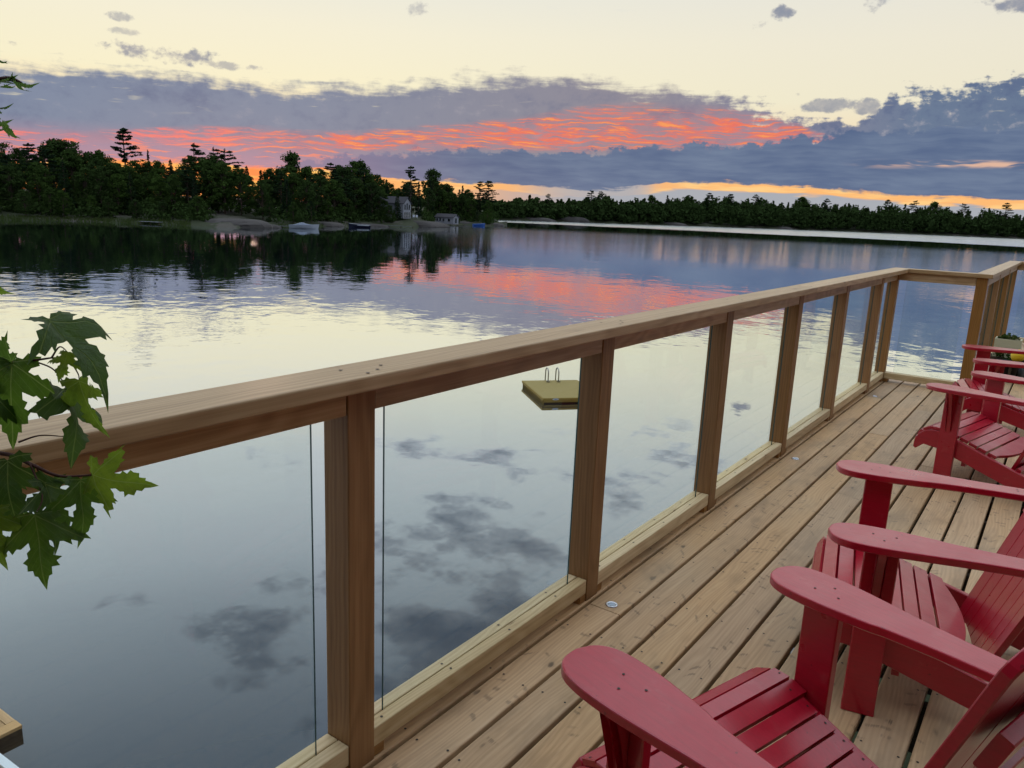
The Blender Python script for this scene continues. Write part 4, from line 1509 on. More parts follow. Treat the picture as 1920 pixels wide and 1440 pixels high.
def boat(name, x, y, rz, L, W, H, hullm, label, kind):
    t = tag(empty(name, (x, y, WATER_Z), rz), label, "boat")
    n, m_ = 13, 5
    V, F = [], []
    for i in range(n):
        u = i / (n - 1)
        wid = W / 2 * (1 - max(0, (u - 0.55) / 0.45) ** 2.2) * (0.86 + 0.14 * min(1, u * 4))
        sh = H * (0.8 + 0.35 * u ** 2)
        for j in range(m_):
            q = j / (m_ - 1)
            V.append((-L / 2 + L * u + (0.05 * L * q if i == n - 1 else 0), wid * (0.35 + 0.65 * q ** 0.6), -0.15 + (sh + 0.15) * q))
    for side in (1, -1):
        pass
    base = len(V)
    V += [(a, -b, c) for a, b, c in V[:base]]
    for i in range(n - 1):
        for j in range(m_ - 1):
            F.append((i * m_ + j, (i + 1) * m_ + j, (i + 1) * m_ + j + 1, i * m_ + j + 1))
            F.append((base + i * m_ + j + 1, base + (i + 1) * m_ + j + 1, base + (i + 1) * m_ + j, base + i * m_ + j))
    F.append(tuple([j for j in range(m_)] + [base + j for j in range(m_ - 1, -1, -1)]))
    mesh_obj("hull", V, F, MATS[hullm], t)
    # deck or canvas over the top
    V, F = [], []
    for i in range(n):
        u = i / (n - 1)
        e = i * m_ + m_ - 1
        wid = W / 2 * (1 - max(0, (u - 0.55) / 0.45) ** 2.2) * (0.86 + 0.14 * min(1, u * 4)) + 0.02
        sh = H * (0.8 + 0.35 * u ** 2) + 0.004
        rise = (0.55 * math.exp(-((u - 0.42) / 0.2) ** 2) if kind == 'covered' else 0.06)
        for q in (-1, -.5, 0, .5, 1):
            V.append((-L / 2 + L * u, wid * q, sh + rise * (1 - q * q)))
    for i in range(n - 1):
        for j in range(4):
            F.append((i * 5 + j, i * 5 + j + 1, (i + 1) * 5 + j + 1, (i + 1) * 5 + j))
    mesh_obj("cover" if kind == 'covered' else "deck", V, F, MATS["boat_cover" if kind != 'tarp' else "blue_tarp"] if kind != 'open' else MATS["white_gelcoat"], t)
    if kind == 'open':
        mesh_obj("windscreen", [(0.1, -W * .38, H), (0.1, W * .38, H), (-0.35, W * .36, H + .5), (-0.35, -W * .36, H + .5), (0.16, -W * .38, H), (0.16, W * .38, H), (-0.29, W * .36, H + .5), (-0.29, -W * .36, H + .5)],
                 [(0, 1, 2, 3), (7, 6, 5, 4), (0, 4, 5, 1), (2, 6, 7, 3), (1, 5, 6, 2), (0, 3, 7, 4)], MATS["window_glass"], t)
        mesh_obj("stripe", [(-L / 2 + .3, s * (W / 2 + .012), H * .55) for s in (1,)] + [(L * .1, W / 2 + .012, H * .6), (L * .1, W / 2 + .012, H * .8), (-L / 2 + .3, W / 2 + .012, H * .75)], [(0, 1, 2, 3)], MATS["white_gelcoat"], t)
    return t


px_, py_ = polar(-50.78, 186)
boat("motorboat", px_, py_, R(40), 6.4, 2.3, 0.95, "white_gelcoat", "white motorboat under a pale cover moored by the granite slab", 'covered')
px_, py_ = polar(-46.9, 211)
boat("motorboat", px_, py_, R(222), 5.6, 2.1, 0.85, "navy_gelcoat", "dark motorboat with white top moored right of the covered boat", 'open')
px_, py_ = polar(-38.35, 290)
boat("rowing_boat", px_, py_, R(60), 4.6, 1.8, 0.8, "blue_tarp", "boat under a blue tarpaulin near the tip of the point", 'tarp')


def small_dock(x, y, rz, L, W, z, label, mat="grey_siding"):
    t = tag(empty("small_dock", (x, y, 0), rz), label, "dock")
    nb = int(L / 0.5)
    for i in range(nb):
        mesh_obj("plank", *box_vf(-L / 2 + i * .5, -L / 2 + i * .5 + .46, -W / 2, W / 2, z, z + .06), MATS[mat], t)
    for u in (-L / 2 + .2, 0, L / 2 - .3):
        for s in (-1, 1):
            mesh_obj("pile", *box_vf(u, u + .15, s * W * .42 - .07, s * W * .42 + .07, WATER_Z - 1.0, z - .001), MATS["dark_timber"], t)


px_, py_ = polar(-44.0, 227)
small_dock(px_, py_, R(46), 7.4, 1.6, WATER_Z + .35, "low grey dock on the water below the lake house")
px_, py_ = polar(-60.55, 185.5)
small_dock(px_, py_, R(30), 4.6, 2.0, WATER_Z + .42, "small pale dock at the grassy shore on the far left", "white_siding")
px_, py_ = polar(-40.62, 280.5)
small_dock(px_, py_, R(18), 10.5, 6.4, WATER_Z + .3, "dock the boathouse stands on", "dark_timber")
px_, py_ = polar(-52.3, 189)
small_dock(px_, py_, R(38), 5.5, 1.4, WATER_Z + .3, "narrow dock left of the covered motorboat")

# cottages far across the lake
for (a_, o_, wd, ln, ev, rd, wl, lb) in ((-27.55, 22, 7, 9, 4.5, 7.0, "grey_siding", "grey cottage among trees, left of three across the lake"),
                                         (-26.2, 16, 9, 11, 4.0, 6.5, "grey_siding", "wide cottage by the water, middle of three across the lake"),
                                         (-23.9, 24, 7, 9, 4.0, 6.0, "grey_siding", "cottage with bright windows, right of three across the lake")):
    d_ = interp(FSH, a_) + o_
    x_, y_ = polar(a_, d_)
    gable_house("far_cottage", x_, y_, WATER_Z + 2.2, R(-a_ - 8), wd, ln, ev, rd, wl, "dark_roof", lb,
                [('g', -2.4, -1.2, 1.2, 2.8), ('g', -0.6, 0.6, 1.2, 2.8), ('g', 1.2, 2.4, 1.2, 2.8)], "cottage", -2.5)

# ------------------------------------------------------------------ swimming raft
simple_mat("raft_top", lin(150, 134, 84), 0.85, 0, 0.2, 0.12, 14)
simple_mat("raft_yellow", lin(146, 120, 48), 0.7, 0, 0.3, 0.12, 8)
simple_mat("raft_dark", lin(40, 34, 24), 0.85, 0, 0.2, 0.2, 8)
simple_mat("ladder_steel", lin(150, 150, 146), 0.3, 1.0, 0.5, 0.1, 8)
simple_mat("sticker_white", lin(196, 204, 210), 0.5, 0, 0.3, 0.03)
simple_mat("sticker_blue", lin(70, 110, 160), 0.5, 0, 0.3, 0.03)
raft = tag(empty("swimming_raft", (-11.69, 20.04, WATER_Z), math.atan2(0.765, 0.644)), "yellow square swimming raft with two ladder hoops, floating beyond the glass", "raft")
RW, RL, RT = 2.0, 2.56, 0.20       # along the front edge, along the left edge, top height
mesh_obj("top_board", *box_vf(0, RW, 0, RL, RT - 0.03, RT), MATS["raft_top"], raft)
v, f = join_vf([box_vf(-.02, RW + .02, -.02, 0.03, RT - 0.075, RT - .004), box_vf(-.02, 0.03, .031, RL + .02, RT - 0.075, RT - .004), box_vf(RW - .03, RW + .02, .031, RL + .02, RT - 0.075, RT - .004), box_vf(0.031, RW - .031, RL - .03, RL + .02, RT - 0.075, RT - .004)])
mesh_obj("rim", v, f, MATS["raft_yellow"], raft)
mesh_obj("float", *box_vf(0.07, RW - .07, 0.07, RL - .07, -0.25, RT - 0.031), MATS["raft_dark"], raft)
mesh_obj("side_board", *box_vf(0.06, RW - .06, 0.02, 0.069, RT - .15, RT - .085), MATS["raft_yellow"], raft)
for i in range(13):
    yy = 0.06 + i * (RL - 0.16) / 12
    mesh_obj("rib", [(0.0, yy, RT - .077), (0.0, yy + .09, RT - .077), (0.0, yy + .055, .0), (0.0, yy + .035, .0), (0.07, yy, RT - .077), (0.07, yy + .09, RT - .077), (0.07, yy + .055, .0), (0.07, yy + .035, .0)],
             [(0, 1, 2, 3), (7, 6, 5, 4), (0, 4, 5, 1), (1, 5, 6, 2), (2, 6, 7, 3), (3, 7, 4, 0)], MATS["raft_yellow"], raft)
for xx in (0.84, 1.22):
    hoop = [(xx, RL - 0.30, RT), (xx, RL - 0.30, RT + 0.26)] + [(xx, RL - 0.13 - 0.17 * math.cos(th), RT + 0.30 + 0.17 * math.sin(th)) for th in np.linspace(0, math.pi, 9)] + [(xx, RL + 0.05, RT + .1), (xx, RL + 0.06, -0.6)]
    v, f = tube_vf(hoop, 0.022, 8)
    mesh_obj("ladder_hoop", v, f, MATS["ladder_steel"], raft, True)
    mesh_obj("mounting_plate", *box_vf(xx - .05, xx + .05, RL - .36, RL - .24, RT, RT + .05), MATS["ladder_steel"], raft)
st_ = mesh_obj("sticker", [(0.42 + 0.11 * math.cos(a), -.0235, RT - .040 + 0.028 * math.sin(a)) for a in np.linspace(0, 2 * math.pi, 20)[:-1]], [tuple(range(19))], MATS["sticker_white"], raft)
mesh_obj("emblem", [(0.35, -.0255, RT - .052), (0.49, -.0255, RT - .052), (0.46, -.0255, RT - .038), (0.43, -.0255, RT - .026), (0.38, -.0255, RT - .036)], [(0, 1, 2, 3, 4)], MATS["sticker_blue"], st_)

# ------------------------------------------------------------------ dock and gangway down on the left
simple_mat("white_vinyl", lin(226, 236, 240), 0.45, 0, 0.4, 0.03, 3)
dockt = tag(empty("floating_dock", (-6.82, 2.85, -4.0), R(2.5)), "pale planked dock corner low on the water at the bottom left", "dock")
for i in range(18):
    timber("plank", "dock_timber", dockt, -0.215 - i * 0.146, -2.05, -0.018, 0.140, 3.9, 0.034, 0.004)
timber("edge_board", "dock_timber", dockt, -0.07, -2.05, -0.016, 0.14, 4.1, 0.038, 0.004)
timber("edge_board", "dock_timber", dockt, -1.42, -0.048, -0.015, 0.09, 2.56, 0.038, 0.004, 'X')
mesh_obj("fascia", *box_vf(-.036, -.002, -4.1, -.002, -0.225, -0.036), MATS["dark_timber"], dockt)
mesh_obj("fascia", *box_vf(-2.7, -.038, -.036, -.002, -0.225, -0.036), MATS["dark_timber"], dockt)
mesh_obj("float", *box_vf(-2.5, -.25, -3.9, -.25, -0.75, -0.04), MATS["dark_timber"], dockt)
gang = tag(empty("gangway", (-4.43, 1.86, -2.56), 0), "planked gangway with a white edge strip in the bottom left corner", "gangway")
gdir = Vector((0.93, 0.227, 0.285)).normalized()
gper = Vector((0.237, -0.971, 0)).normalized()
gup = gper.cross(gdir) * -1
if gup.z < 0:
    gup = -gup
gang.rotation_euler = Matrix((( -gper.x, gdir.x, gup.x), (-gper.y, gdir.y, gup.y), (-gper.z, gdir.z, gup.z))).to_euler()
for i in range(46):
    timber("plank", "dock_timber", gang, -0.55, -3.2 + i * 0.146, -0.02, 0.140, 0.98, 0.034, 0.004, 'X')
mesh_obj("edge_strip", *box_vf(-0.055, 0.005, -3.3, 3.5, -0.09, 0.012), MATS["white_vinyl"], gang)
mesh_obj("edge_strip", *box_vf(-1.105, -1.045, -3.3, 3.5, -0.09, 0.012), MATS["white_vinyl"], gang)
mesh_obj("beam", *box_vf(-0.11, -0.06, -3.3, 3.5, -0.22, -0.038), MATS["dark_timber"], gang)
mesh_obj("beam", *box_vf(-1.04, -0.99, -3.3, 3.5, -0.22, -0.038), MATS["dark_timber"], gang)

# the bank the deck is built on
V, F = [], []
gx_ = [-2.2, -1.2, 0.2, 1.5, 4, 9, 20, 60, 300]
gz_ = [-5.6, -4.7, -3.6, -3.0, -2.2, -1.2, 0.5, 3.0, 6.0]
gy_ = list(np.linspace(-60, 15, 26)) + [22, 40, 90]
rs = np.random.RandomState(9)
for yy in gy_:
    sh = 0 if yy < 14 else (yy - 14) * 1.5
    for xx, zz in zip(gx_, gz_):
        V.append((xx + sh + rs.uniform(-.3, .3), yy + rs.uniform(-.4, .4), zz + rs.uniform(-.15, .15)))
n = len(gx_)
for i in range(len(gy_) - 1):
    for j in range(n - 1):
        F.append((i * n + j, i * n + j + 1, (i + 1) * n + j + 1, (i + 1) * n + j))
struct(mesh_obj("near_bank", V, F, MATS["shore_soil"], None, True))

# ------------------------------------------------------------------ unseen cottage added behind the camera to shade the camera-facing sides
mat_wood("stained_siding", lin(58, 40, 30), lin(74, 52, 38), lin(88, 64, 48), lin(36, 24, 18), 0.7, 0.12, 0.2)
shade_cottage = tag(empty("cottage", (0, 0, 0)), "unseen brown board-sided cottage wall added to shade the near end of the deck", "cottage")
WY = -1.72
for i in range(24):
    timber("siding_board", "stained_siding", shade_cottage, 3.2, WY - 0.012, 0.12 + i * 0.19, 0.022, 7.6, 0.186, 0.003, 'X')
mesh_obj("wall", *box_vf(-0.6, 7.0, WY - 7.5, WY - 0.024, -3.2, 4.7), MATS["dark_timber"], shade_cottage)
mesh_obj("roof", [(-1.3, WY + 1.5, 4.05), (7.7, WY + 1.5, 4.05), (7.7, WY - 3.8, 6.6), (-1.3, WY - 3.8, 6.6), (-1.3, WY + 1.5, 4.23), (7.7, WY + 1.5, 4.23), (7.7, WY - 3.8, 6.78), (-1.3, WY - 3.8, 6.78),
                  (7.7, WY - 8.3, 4.05), (-1.3, WY - 8.3, 4.05), (7.7, WY - 8.3, 4.23), (-1.3, WY - 8.3, 4.23)],
         [(0, 1, 2, 3), (4, 7, 6, 5), (0, 4, 5, 1), (3, 2, 8, 9), (7, 11, 10, 6), (8, 10, 11, 9), (0, 3, 7, 4), (1, 5, 6, 2), (2, 6, 10, 8), (3, 9, 11, 7)], MATS["dark_roof"], shade_cottage)
win = mesh_obj("window", *join_vf([box_vf(2.6, 2.69, WY, WY + .03, .95, 2.35), box_vf(4.11, 4.2, WY, WY + .03, .95, 2.35), box_vf(2.691, 4.109, WY, WY + .03, .95, 1.04), box_vf(2.691, 4.109, WY, WY + .03, 2.26, 2.35)]), MATS["white_siding"], shade_cottage)
quad_obj("pane", [(2.69, WY + .006, 1.04), (4.11, WY + .006, 1.04), (4.11, WY + .006, 2.26), (2.69, WY + .006, 2.26)], "window_glass", win)
for i, (xx, yy, h, key) in enumerate(((-2.4, -11, 13, "leafy0"), (11, -4, 15, "leafy2"), (13, -12, 17, "pine0"), (12, 5, 14, "leafy4"))):  # unseen trees, added to block sky light from behind and beside the deck
    plant("leafy_tree" if key[0] == 'l' else "pine_tree", key, xx, yy, -3.2, h, 1.15, i * 1.3, ["unseen leafy tree added for shade left of the cottage", "unseen leafy tree added for shade right of the cottage", "unseen tall pine added for shade behind the cottage", "unseen leafy tree added for shade right of the deck"][i], "unseen shade trees added beside the cottage")

# ------------------------------------------------------------------ things at the far end of the deck
simple_mat("black_pot", lin(26, 26, 30), 0.5, 0, 0.4, 0.1, 10)
simple_mat("grey_tin", lin(120, 124, 128), 0.4, 0.3, 0.4, 0.1, 10)
simple_mat("yellow_skin", lin(226, 190, 40), 0.5, 0, 0.4, 0.06, 20)
simple_mat("cream_box", lin(196, 190, 160), 0.7, 0, 0.3, 0.06, 10)
simple_mat("potting_soil", lin(44, 34, 28), 0.95, 0, 0.1, 0.3, 40)


def lathe(prof, N=24):
    V = [(r_ * math.cos(2 * math.pi * i / N), r_ * math.sin(2 * math.pi * i / N), z_) for r_, z_ in prof for i in range(N)]
    F = [(a * N + i, a * N + (i + 1) % N, (a + 1) * N + (i + 1) % N, (a + 1) * N + i) for a in range(len(prof) - 1) for i in range(N)]
    F.append(tuple(range(N - 1, -1, -1)))
    F.append(tuple((len(prof) - 1) * N + i for i in range(N)))
    return V, F


pot = tag(empty("planter", (0.90, 9.60, 0.0)), "cream planter box with a green plant at the far end of the deck", "planter")
mesh_obj("box", *join_vf([box_vf(-.11, .13, -.10, -.085, .20, .39), box_vf(-.11, .13, .085, .10, .20, .39), box_vf(-.11, -.095, -.084, .084, .20, .39), box_vf(.115, .13, -.084, .084, .20, .39), box_vf(-.094, .114, -.084, .084, .20, .34)]), MATS["cream_box"], pot)
mesh_obj("stand", *box_vf(-.14, .30, -.13, .13, 0.002, .199), MATS["dark_timber"], pot)
rsx = np.random.RandomState(4)
v, f = leaf_cloud(rsx, [(0.0, 0, .40), (.06, -.03, .39), (-.04, .04, .38), (.2, -.05, .27), (-.05, -.12, .25)], [.06, .05, .05, .06, .05], 90, 0.016, 0.9, 0.3)
mesh_obj("leaves", v, f, MATS["grass_green"], pot)
bp = tag(empty("flower_pot", (0.955, 9.35, 0.0)), "black flower pot on the deck behind the farthest chair", "pot")
v, f = lathe([(0.075, 0.002), (0.10, 0.16), (0.112, 0.165), (0.112, 0.19), (0.098, 0.19), (0.095, 0.165)])
mesh_obj("pot", v, f, MATS["black_pot"], bp, True)
v, f = leaf_cloud(rsx, [(0.0, 0, .24), (.04, .03, .22)], [.07, .06], 70, 0.016, 0.9, 0.3)
mesh_obj("leaves", v, f, MATS["leaf_green"], bp)
tin = tag(empty("watering_can", (1.10, 9.47, 0.0)), "small grey metal can beside the black flower pot", "can")
v, f = lathe([(0.050, 0.002), (0.055, 0.01), (0.05, 0.15), (0.045, 0.152), (0.044, 0.02)])
mesh_obj("body", v, f, MATS["grey_tin"], tin, True)
v, f = tube_vf([(0.05, 0, .13), (.09, 0, .11), (.09, 0, .05), (.052, 0, .03)], 0.006, 6)
mesh_obj("handle", v, f, MATS["grey_tin"], tin, True)
v, f = lathe([(0.012, -0.066), (0.036, -0.055), (0.058, -0.03), (0.066, 0), (0.058, 0.032), (0.036, 0.056), (0.014, 0.068), (0.006, 0.076)])
fruit = mesh_obj("yellow_gourd", v, f, MATS["yellow_skin"], None, True)
fruit.location = (1.03, 9.22, 0.272)
fruit.rotation_euler = (0.2, 0.5, 0)
tag(fruit, "bright yellow round gourd standing out behind the farthest chair arm", "gourd")
crate = tag(empty("wooden_stool", (1.06, 9.22, 0.0)), "low dark stool carrying the yellow gourd", "stool")
mesh_obj("seat", *box_vf(-.09, .13, -.11, .09, .165, .196), MATS["dark_timber"], crate)
for sx in (-.085, .10):
    for sy in (-.10, .06):
        mesh_obj("leg", *box_vf(sx, sx + .025, sy, sy + .025, .002, .165), MATS["dark_timber"], crate)


# ------------------------------------------------------------------ silver maple reaching in from the left
def mat_maple():
    m, g = new_mat("maple_leaf")
    tc = g.node('ShaderNodeTexCoord').outputs['Object']
    tone = g.node('ShaderNodeObjectInfo').outputs['Color']
    x, y, z = g.sep(tc)
    ax = g.m('ABSOLUTE', x)
    n = g.noise(tc, 7.0, 3, 0.6)
    t = g.sep(tone)[0]
    c = g.ramp(t, [(0.0, (0.018, 0.042, 0.010)), (0.45, (0.040, 0.095, 0.010)), (0.8, (0.10, 0.17, 0.014)), (1.0, (0.17, 0.20, 0.02))])
    c = g.mix(g.mul(g.sm(n, 0.4, 0.75), 0.35), c, (0.02, 0.045, 0.01, 1))
    v1 = g.sm(ax, 0.012, 0.003)
    v2 = g.sm(g.m('ABSOLUTE', g.sub(g.mul(ax, 0.56), g.mul(g.sub(y, 0.02), 0.83))), 0.011, 0.003)
    v3 = g.sm(g.m('ABSOLUTE', g.add(g.mul(ax, 0.05), y)), 0.009, 0.002)
    side = g.sm(g.m('ABSOLUTE', g.sub(g.m('FRACT', g.mul(g.sub(y, g.mul(ax, 1.1)), 8.0)), 0.5)), 0.06, 0.01)
    vein = g.mx(g.mx(v1, v2), g.mx(v3, g.mul(side, 0.35)))
    c = g.mix(g.mul(vein, 0.55), c, (0.13, 0.19, 0.05, 1))
    nb = bump(g, g.sub(g.mul(n, 0.4), vein), 0.5, 0.02)
    p = pbsdf(g, c, 0.45, 0, 0.4, nb)
    tr = g.node('ShaderNodeBsdfTranslucent')
    hs = g.node('ShaderNodeHueSaturation')
    hs.inputs['Value'].default_value = 2.1
    hs.inputs['Hue'].default_value = 0.485
    g.l.new(c, hs.inputs['Color'])
    g.l.new(hs.outputs[0], tr.inputs['Color'])
    mx = g.node('ShaderNodeMixShader')
    mx.inputs[0].default_value = 0.55
    g.l.new(p, mx.inputs[1])
    g.l.new(tr.outputs[0], mx.inputs[2])
    finish(g, mx.outputs[0])


mat_maple()
simple_mat("twig_bark", lin(70, 40, 34), 0.7, 0, 0.3, 0.25, 60)
HALF = [(0.012, -0.005), (0.06, -0.045), (0.15, -0.035), (0.22, -0.085), (0.27, -0.045), (0.38, -0.05), (0.33, 0.02), (0.36, 0.07), (0.27, 0.085), (0.225, 0.125),
        (0.29, 0.175), (0.37, 0.155), (0.40, 0.225), (0.47, 0.215), (0.51, 0.295), (0.58, 0.31), (0.72, 0.43), (0.57, 0.405), (0.53, 0.465), (0.46, 0.42), (0.41, 0.485), (0.34, 0.43), (0.27, 0.43), (0.155, 0.375),
        (0.145, 0.46), (0.205, 0.51), (0.185, 0.585), (0.275, 0.625), (0.205, 0.665), (0.215, 0.74), (0.135, 0.755), (0.125, 0.83), (0.075, 0.85), (0.05, 0.93), (0.0, 1.04)]


def leaf_mesh(seed, curl, fold, wave, narrow=1.0):
    from mathutils.geometry import delaunay_2d_cdt
    rs_ = np.random.RandomState(seed)
    R_ = [(a * narrow * rs_.uniform(.92, 1.08), b + rs_.uniform(-.014, .014)) for a, b in HALF[:-1]]
    L_ = [(-a * narrow * rs_.uniform(.92, 1.08), b + rs_.uniform(-.014, .014)) for a, b in HALF[:-1]]
    out = R_ + [HALF[-1]] + L_[::-1]
    n = len(out)
    inner = [(0, t) for t in np.linspace(0.05, 0.9, 8)] + [(s * 0.5 * k * narrow, 0.05 + 0.31 * k) for s in (-1, 1) for k in (.3, .6, .9)] + [(s * .2 * narrow, 0.0) for s in (-1, 1)] + [(s * .08, t) for s in (-1, 1) for t in (.2, .35, .6)]
    pts = [Vector(p) for p in out + inner]
    res = delaunay_2d_cdt(pts, [], [list(range(n))], 1, 1e-5)
    V = []
    ph = rs_.uniform(0, 6, 3)
    for p in res[0]:
        a, b = p.x, p.y
        r2 = a * a + b * b
        z_ = -curl * (max(0, b) ** 2) * 0.45 + fold * abs(a) - (curl * .5 + .1) * a * a * 1.2 + wave * 0.05 * math.sin(9 * a + ph[0]) * math.sin(7 * b + ph[1]) - wave * .08 * r2 * r2
        V.append((a, b, z_))
    me = bpy.data.meshes.new("leaf")
    me.from_pydata(V, [], [tuple(f_) for f_ in res[2]])
    me.materials.append(MATS["maple_leaf"])
    me.polygons.foreach_set('use_smooth', [True] * len(me.polygons))
    me.update()
    return me


LEAF_MESH = [leaf_mesh(1, 0.5, 0.25, 0.8), leaf_mesh(2, 0.9, 0.45, 1.2), leaf_mesh(3, 0.3, -0.2, 1.0), leaf_mesh(4, 0.7, 0.6, 1.4, 0.85), leaf_mesh(5, 0.2, 0.1, 1.6, 1.05)]
# base, tip, twist and tone of every leaf
LEAVES = [
    ((0.272, 0.406, 1.276), (0.308, 0.380, 1.181), 8, 0.55),
    ((0.318, 0.434, 1.330), (0.412, 0.473, 1.280), -58, 0.40),
    ((0.349, 0.440, 1.294), (0.357, 0.420, 1.264), 25, 0.90),
    ((0.341, 0.454, 1.256), (0.377, 0.447, 1.193), 35, 0.80),
    ((0.318, 0.447, 1.244), (0.382, 0.438, 1.166), -55, 0.35),
    ((0.432, 0.417, 1.160), (0.490, 0.454, 1.147), 18, 0.90),
    ((0.419, 0.410, 1.153), (0.453, 0.400, 1.089), -20, 0.55),
    ((0.411, 0.361, 1.122), (0.449, 0.346, 1.049), 12, 0.60),
    ((0.379, 0.387, 1.145), (0.427, 0.387, 1.081), -30, 0.30),
    ((0.347, 0.361, 1.174), (0.382, 0.346, 1.095), 20, 0.25),
    ((0.272, 0.406, 1.276), (0.245, 0.373, 1.302), -30, 0.40),
    ((0.375, 0.328, 1.125), (0.406, 0.319, 1.070), 15, 0.85),
    ((0.275, 0.371, 1.253), (0.305, 0.336, 1.178), 10, 0.30),
    ((0.302, 0.366, 1.150), (0.340, 0.372, 1.081), 25, 0.20),
    ((0.370, 0.383, 1.622), (0.382, 0.389, 1.618), 84, 0.15),
    ((0.338, 0.392, 1.605), (0.365, 0.404, 1.602), 82, 0.20),
    ((0.345, 0.408, 1.607), (0.368, 0.415, 1.594), 82, 0.20),
    ((0.355, 0.383, 1.596), (0.372, 0.398, 1.593), 80, 0.40),
    ((0.361, 0.376, 1.574), (0.377, 0.390, 1.570), 74, 0.25),
    ((0.372, 0.380, 1.559), (0.386, 0.391, 1.538), 70, 0.45),
    ((0.355, 0.365, 1.551), (0.372, 0.380, 1.546), 50, 0.30),
    ((0.327, 0.364, 1.382), (0.345, 0.379, 1.367), 30, 0.80),
    ((0.308, 0.356, 1.337), (0.323, 0.375, 1.356), 20, 0.50),
    ((0.263, 0.343, 1.268), (0.289, 0.345, 1.206), 20, 0.40),
    ((0.333, 0.303, 1.160), (0.357, 0.304, 1.095), 10, 0.30),
    ((0.282, 0.352, 1.360), (0.313, 0.358, 1.312), -20, 0.50),
]
TWIGS = [
    [(-0.109, 0.248, 1.178), (0.159, 0.342, 1.252), (0.249, 0.401, 1.271), (0.278, 0.421, 1.275), (0.315, 0.435, 1.283)],
    [(0.285, 0.424, 1.277), (0.299, 0.430, 1.303), (0.315, 0.437, 1.323), (0.318, 0.434, 1.330)],
    [(0.315, 0.435, 1.283), (0.321, 0.443, 1.297), (0.349, 0.440, 1.294)],
    [(0.285, 0.425, 1.276), (0.299, 0.440, 1.267), (0.310, 0.446, 1.254), (0.318, 0.447, 1.244)],
    [(0.315, 0.435, 1.283), (0.328, 0.450, 1.277), (0.339, 0.454, 1.264), (0.341, 0.454, 1.256)],
    [(-0.109, 0.248, 1.178), (0.178, 0.325, 1.153), (0.307, 0.369, 1.171), (0.368, 0.380, 1.167), (0.400, 0.395, 1.157), (0.432, 0.417, 1.160)],
    [(0.366, 0.378, 1.170), (0.399, 0.375, 1.137), (0.411, 0.361, 1.122)],
    [(0.320, 0.386, 1.184), (0.336, 0.404, 1.192), (0.347, 0.427, 1.188)],
    [(0.400, 0.395, 1.157), (0.419, 0.410, 1.153)],
    [(0.371, 0.384, 1.162), (0.379, 0.387, 1.145)],
    [(-0.025, 0.288, 1.630), (0.258, 0.375, 1.613), (0.337, 0.388, 1.605), (0.344, 0.405, 1.609), (0.357, 0.412, 1.604)],
    [(0.258, 0.375, 1.613), (0.330, 0.378, 1.581), (0.372, 0.380, 1.559)],
    [(-0.109, 0.248, 1.178), (0.095, 0.339, 1.314), (0.281, 0.353, 1.369), (0.327, 0.364, 1.382)],
    [(0.258, 0.375, 1.613), (0.333, 0.375, 1.617), (0.369, 0.383, 1.619)],
]
maple = tag(empty("maple_tree", (-1.15, -0.55, -3.6)), "maple whose toothed green leaves hang into the picture from the left edge", "tree")
MO = Vector((-1.15, -0.55, -3.6))


def rel(p):
    return Vector(p) - MO


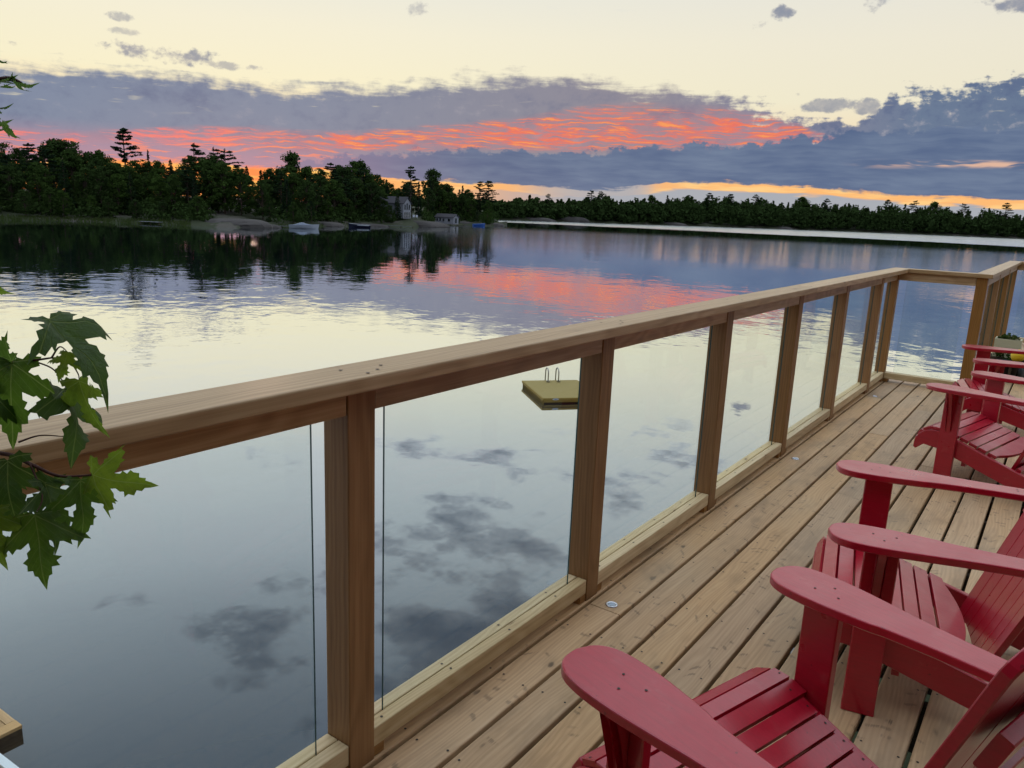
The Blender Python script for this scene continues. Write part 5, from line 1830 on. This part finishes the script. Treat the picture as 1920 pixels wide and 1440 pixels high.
trunk_pts = [(0, 0, -0.4), (0.03, 0.02, 1.5), (0.0, 0.05, 3.2), (-0.06, 0.04, 4.6), (-0.1, 0.1, 6.2), (-0.05, 0.2, 8.0)]
v, f = tube_vf(trunk_pts, [0.16, 0.13, 0.115, 0.10, 0.07, 0.02], 10)
mesh_obj("trunk", v, f, MATS["bark"], maple, True)
limb_lo = [rel((-1.13, -0.50, 0.3)), rel((-0.8, -0.2, 0.85)), rel((-0.4, 0.08, 1.08)), rel(TWIGS[0][0])]
v, f = tube_vf(limb_lo, [0.035, 0.022, 0.013, 0.006], 8)
mesh_obj("branch", v, f, MATS["twig_bark"], maple, True)
limb_hi = [rel((-1.2, -0.5, 1.0)), rel((-0.8, -0.15, 1.5)), rel((-0.35, 0.15, 1.62)), rel(TWIGS[10][0])]
v, f = tube_vf(limb_hi, [0.03, 0.02, 0.011, 0.005], 8)
mesh_obj("branch", v, f, MATS["twig_bark"], maple, True)
for i, tw in enumerate(TWIGS):
    pts = catmull([tuple(rel(p))[:2] for p in tw], 5, False)
    zs = catmull([(rel(p).z, 0) for p in tw], 5, False)
    P3 = [(a[0], a[1], b[0]) for a, b in zip(pts, zs)]
    r0 = 0.0034 if i in (0, 5, 10, 12) else 0.0011
    v, f = tube_vf(P3, [r0 * (1 - 0.7 * k / (len(P3) - 1)) + 0.0002 for k in range(len(P3))], 6)
    mesh_obj("twig", v, f, MATS["twig_bark"], maple, True)
for i, (b, t, tw, tone) in enumerate(LEAVES):
    b, t = Vector(b), Vector(t)
    yv = t - b
    L = yv.length
    yv.normalize()
    to_cam = (CAM_POS - b)
    nz = (to_cam - yv * to_cam.dot(yv)).normalized()
    nz = Matrix.Rotation(R(tw), 3, yv) @ nz
    xv = yv.cross(nz) * (0.80 + 0.06 * (i % 3))
    o = bpy.data.objects.new("leaf", LEAF_MESH[i % 5])
    M4 = Matrix(((xv.x * L, yv.x * L, nz.x * L, b.x - MO.x), (xv.y * L, yv.y * L, nz.y * L, b.y - MO.y), (xv.z * L, yv.z * L, nz.z * L, b.z - MO.z), (0, 0, 0, 1)))
    link(o, maple)
    o.matrix_local = M4
    o.color = (tone * 0.82, tone * 0.82, tone * 0.82, 1)
# the rest of the crown, above and behind the picture
rsm = np.random.RandomState(5)
cs, rads = [], []
for i in range(26):
    a = rsm.uniform(0, 6.28)
    cs.append((-0.9 + 1.3 * math.cos(a) * rsm.uniform(.2, 1), -1.0 + 1.2 * math.sin(a) * rsm.uniform(.2, 1), rsm.uniform(5.6, 8.4)))
    rads.append(rsm.uniform(.35, .6))
v, f = leaf_cloud(rsm, cs, rads, 46, 0.075, 0.8, 0.4)
stuff(mesh_obj("crown", v, f, MATS["leaf_green"], maple))
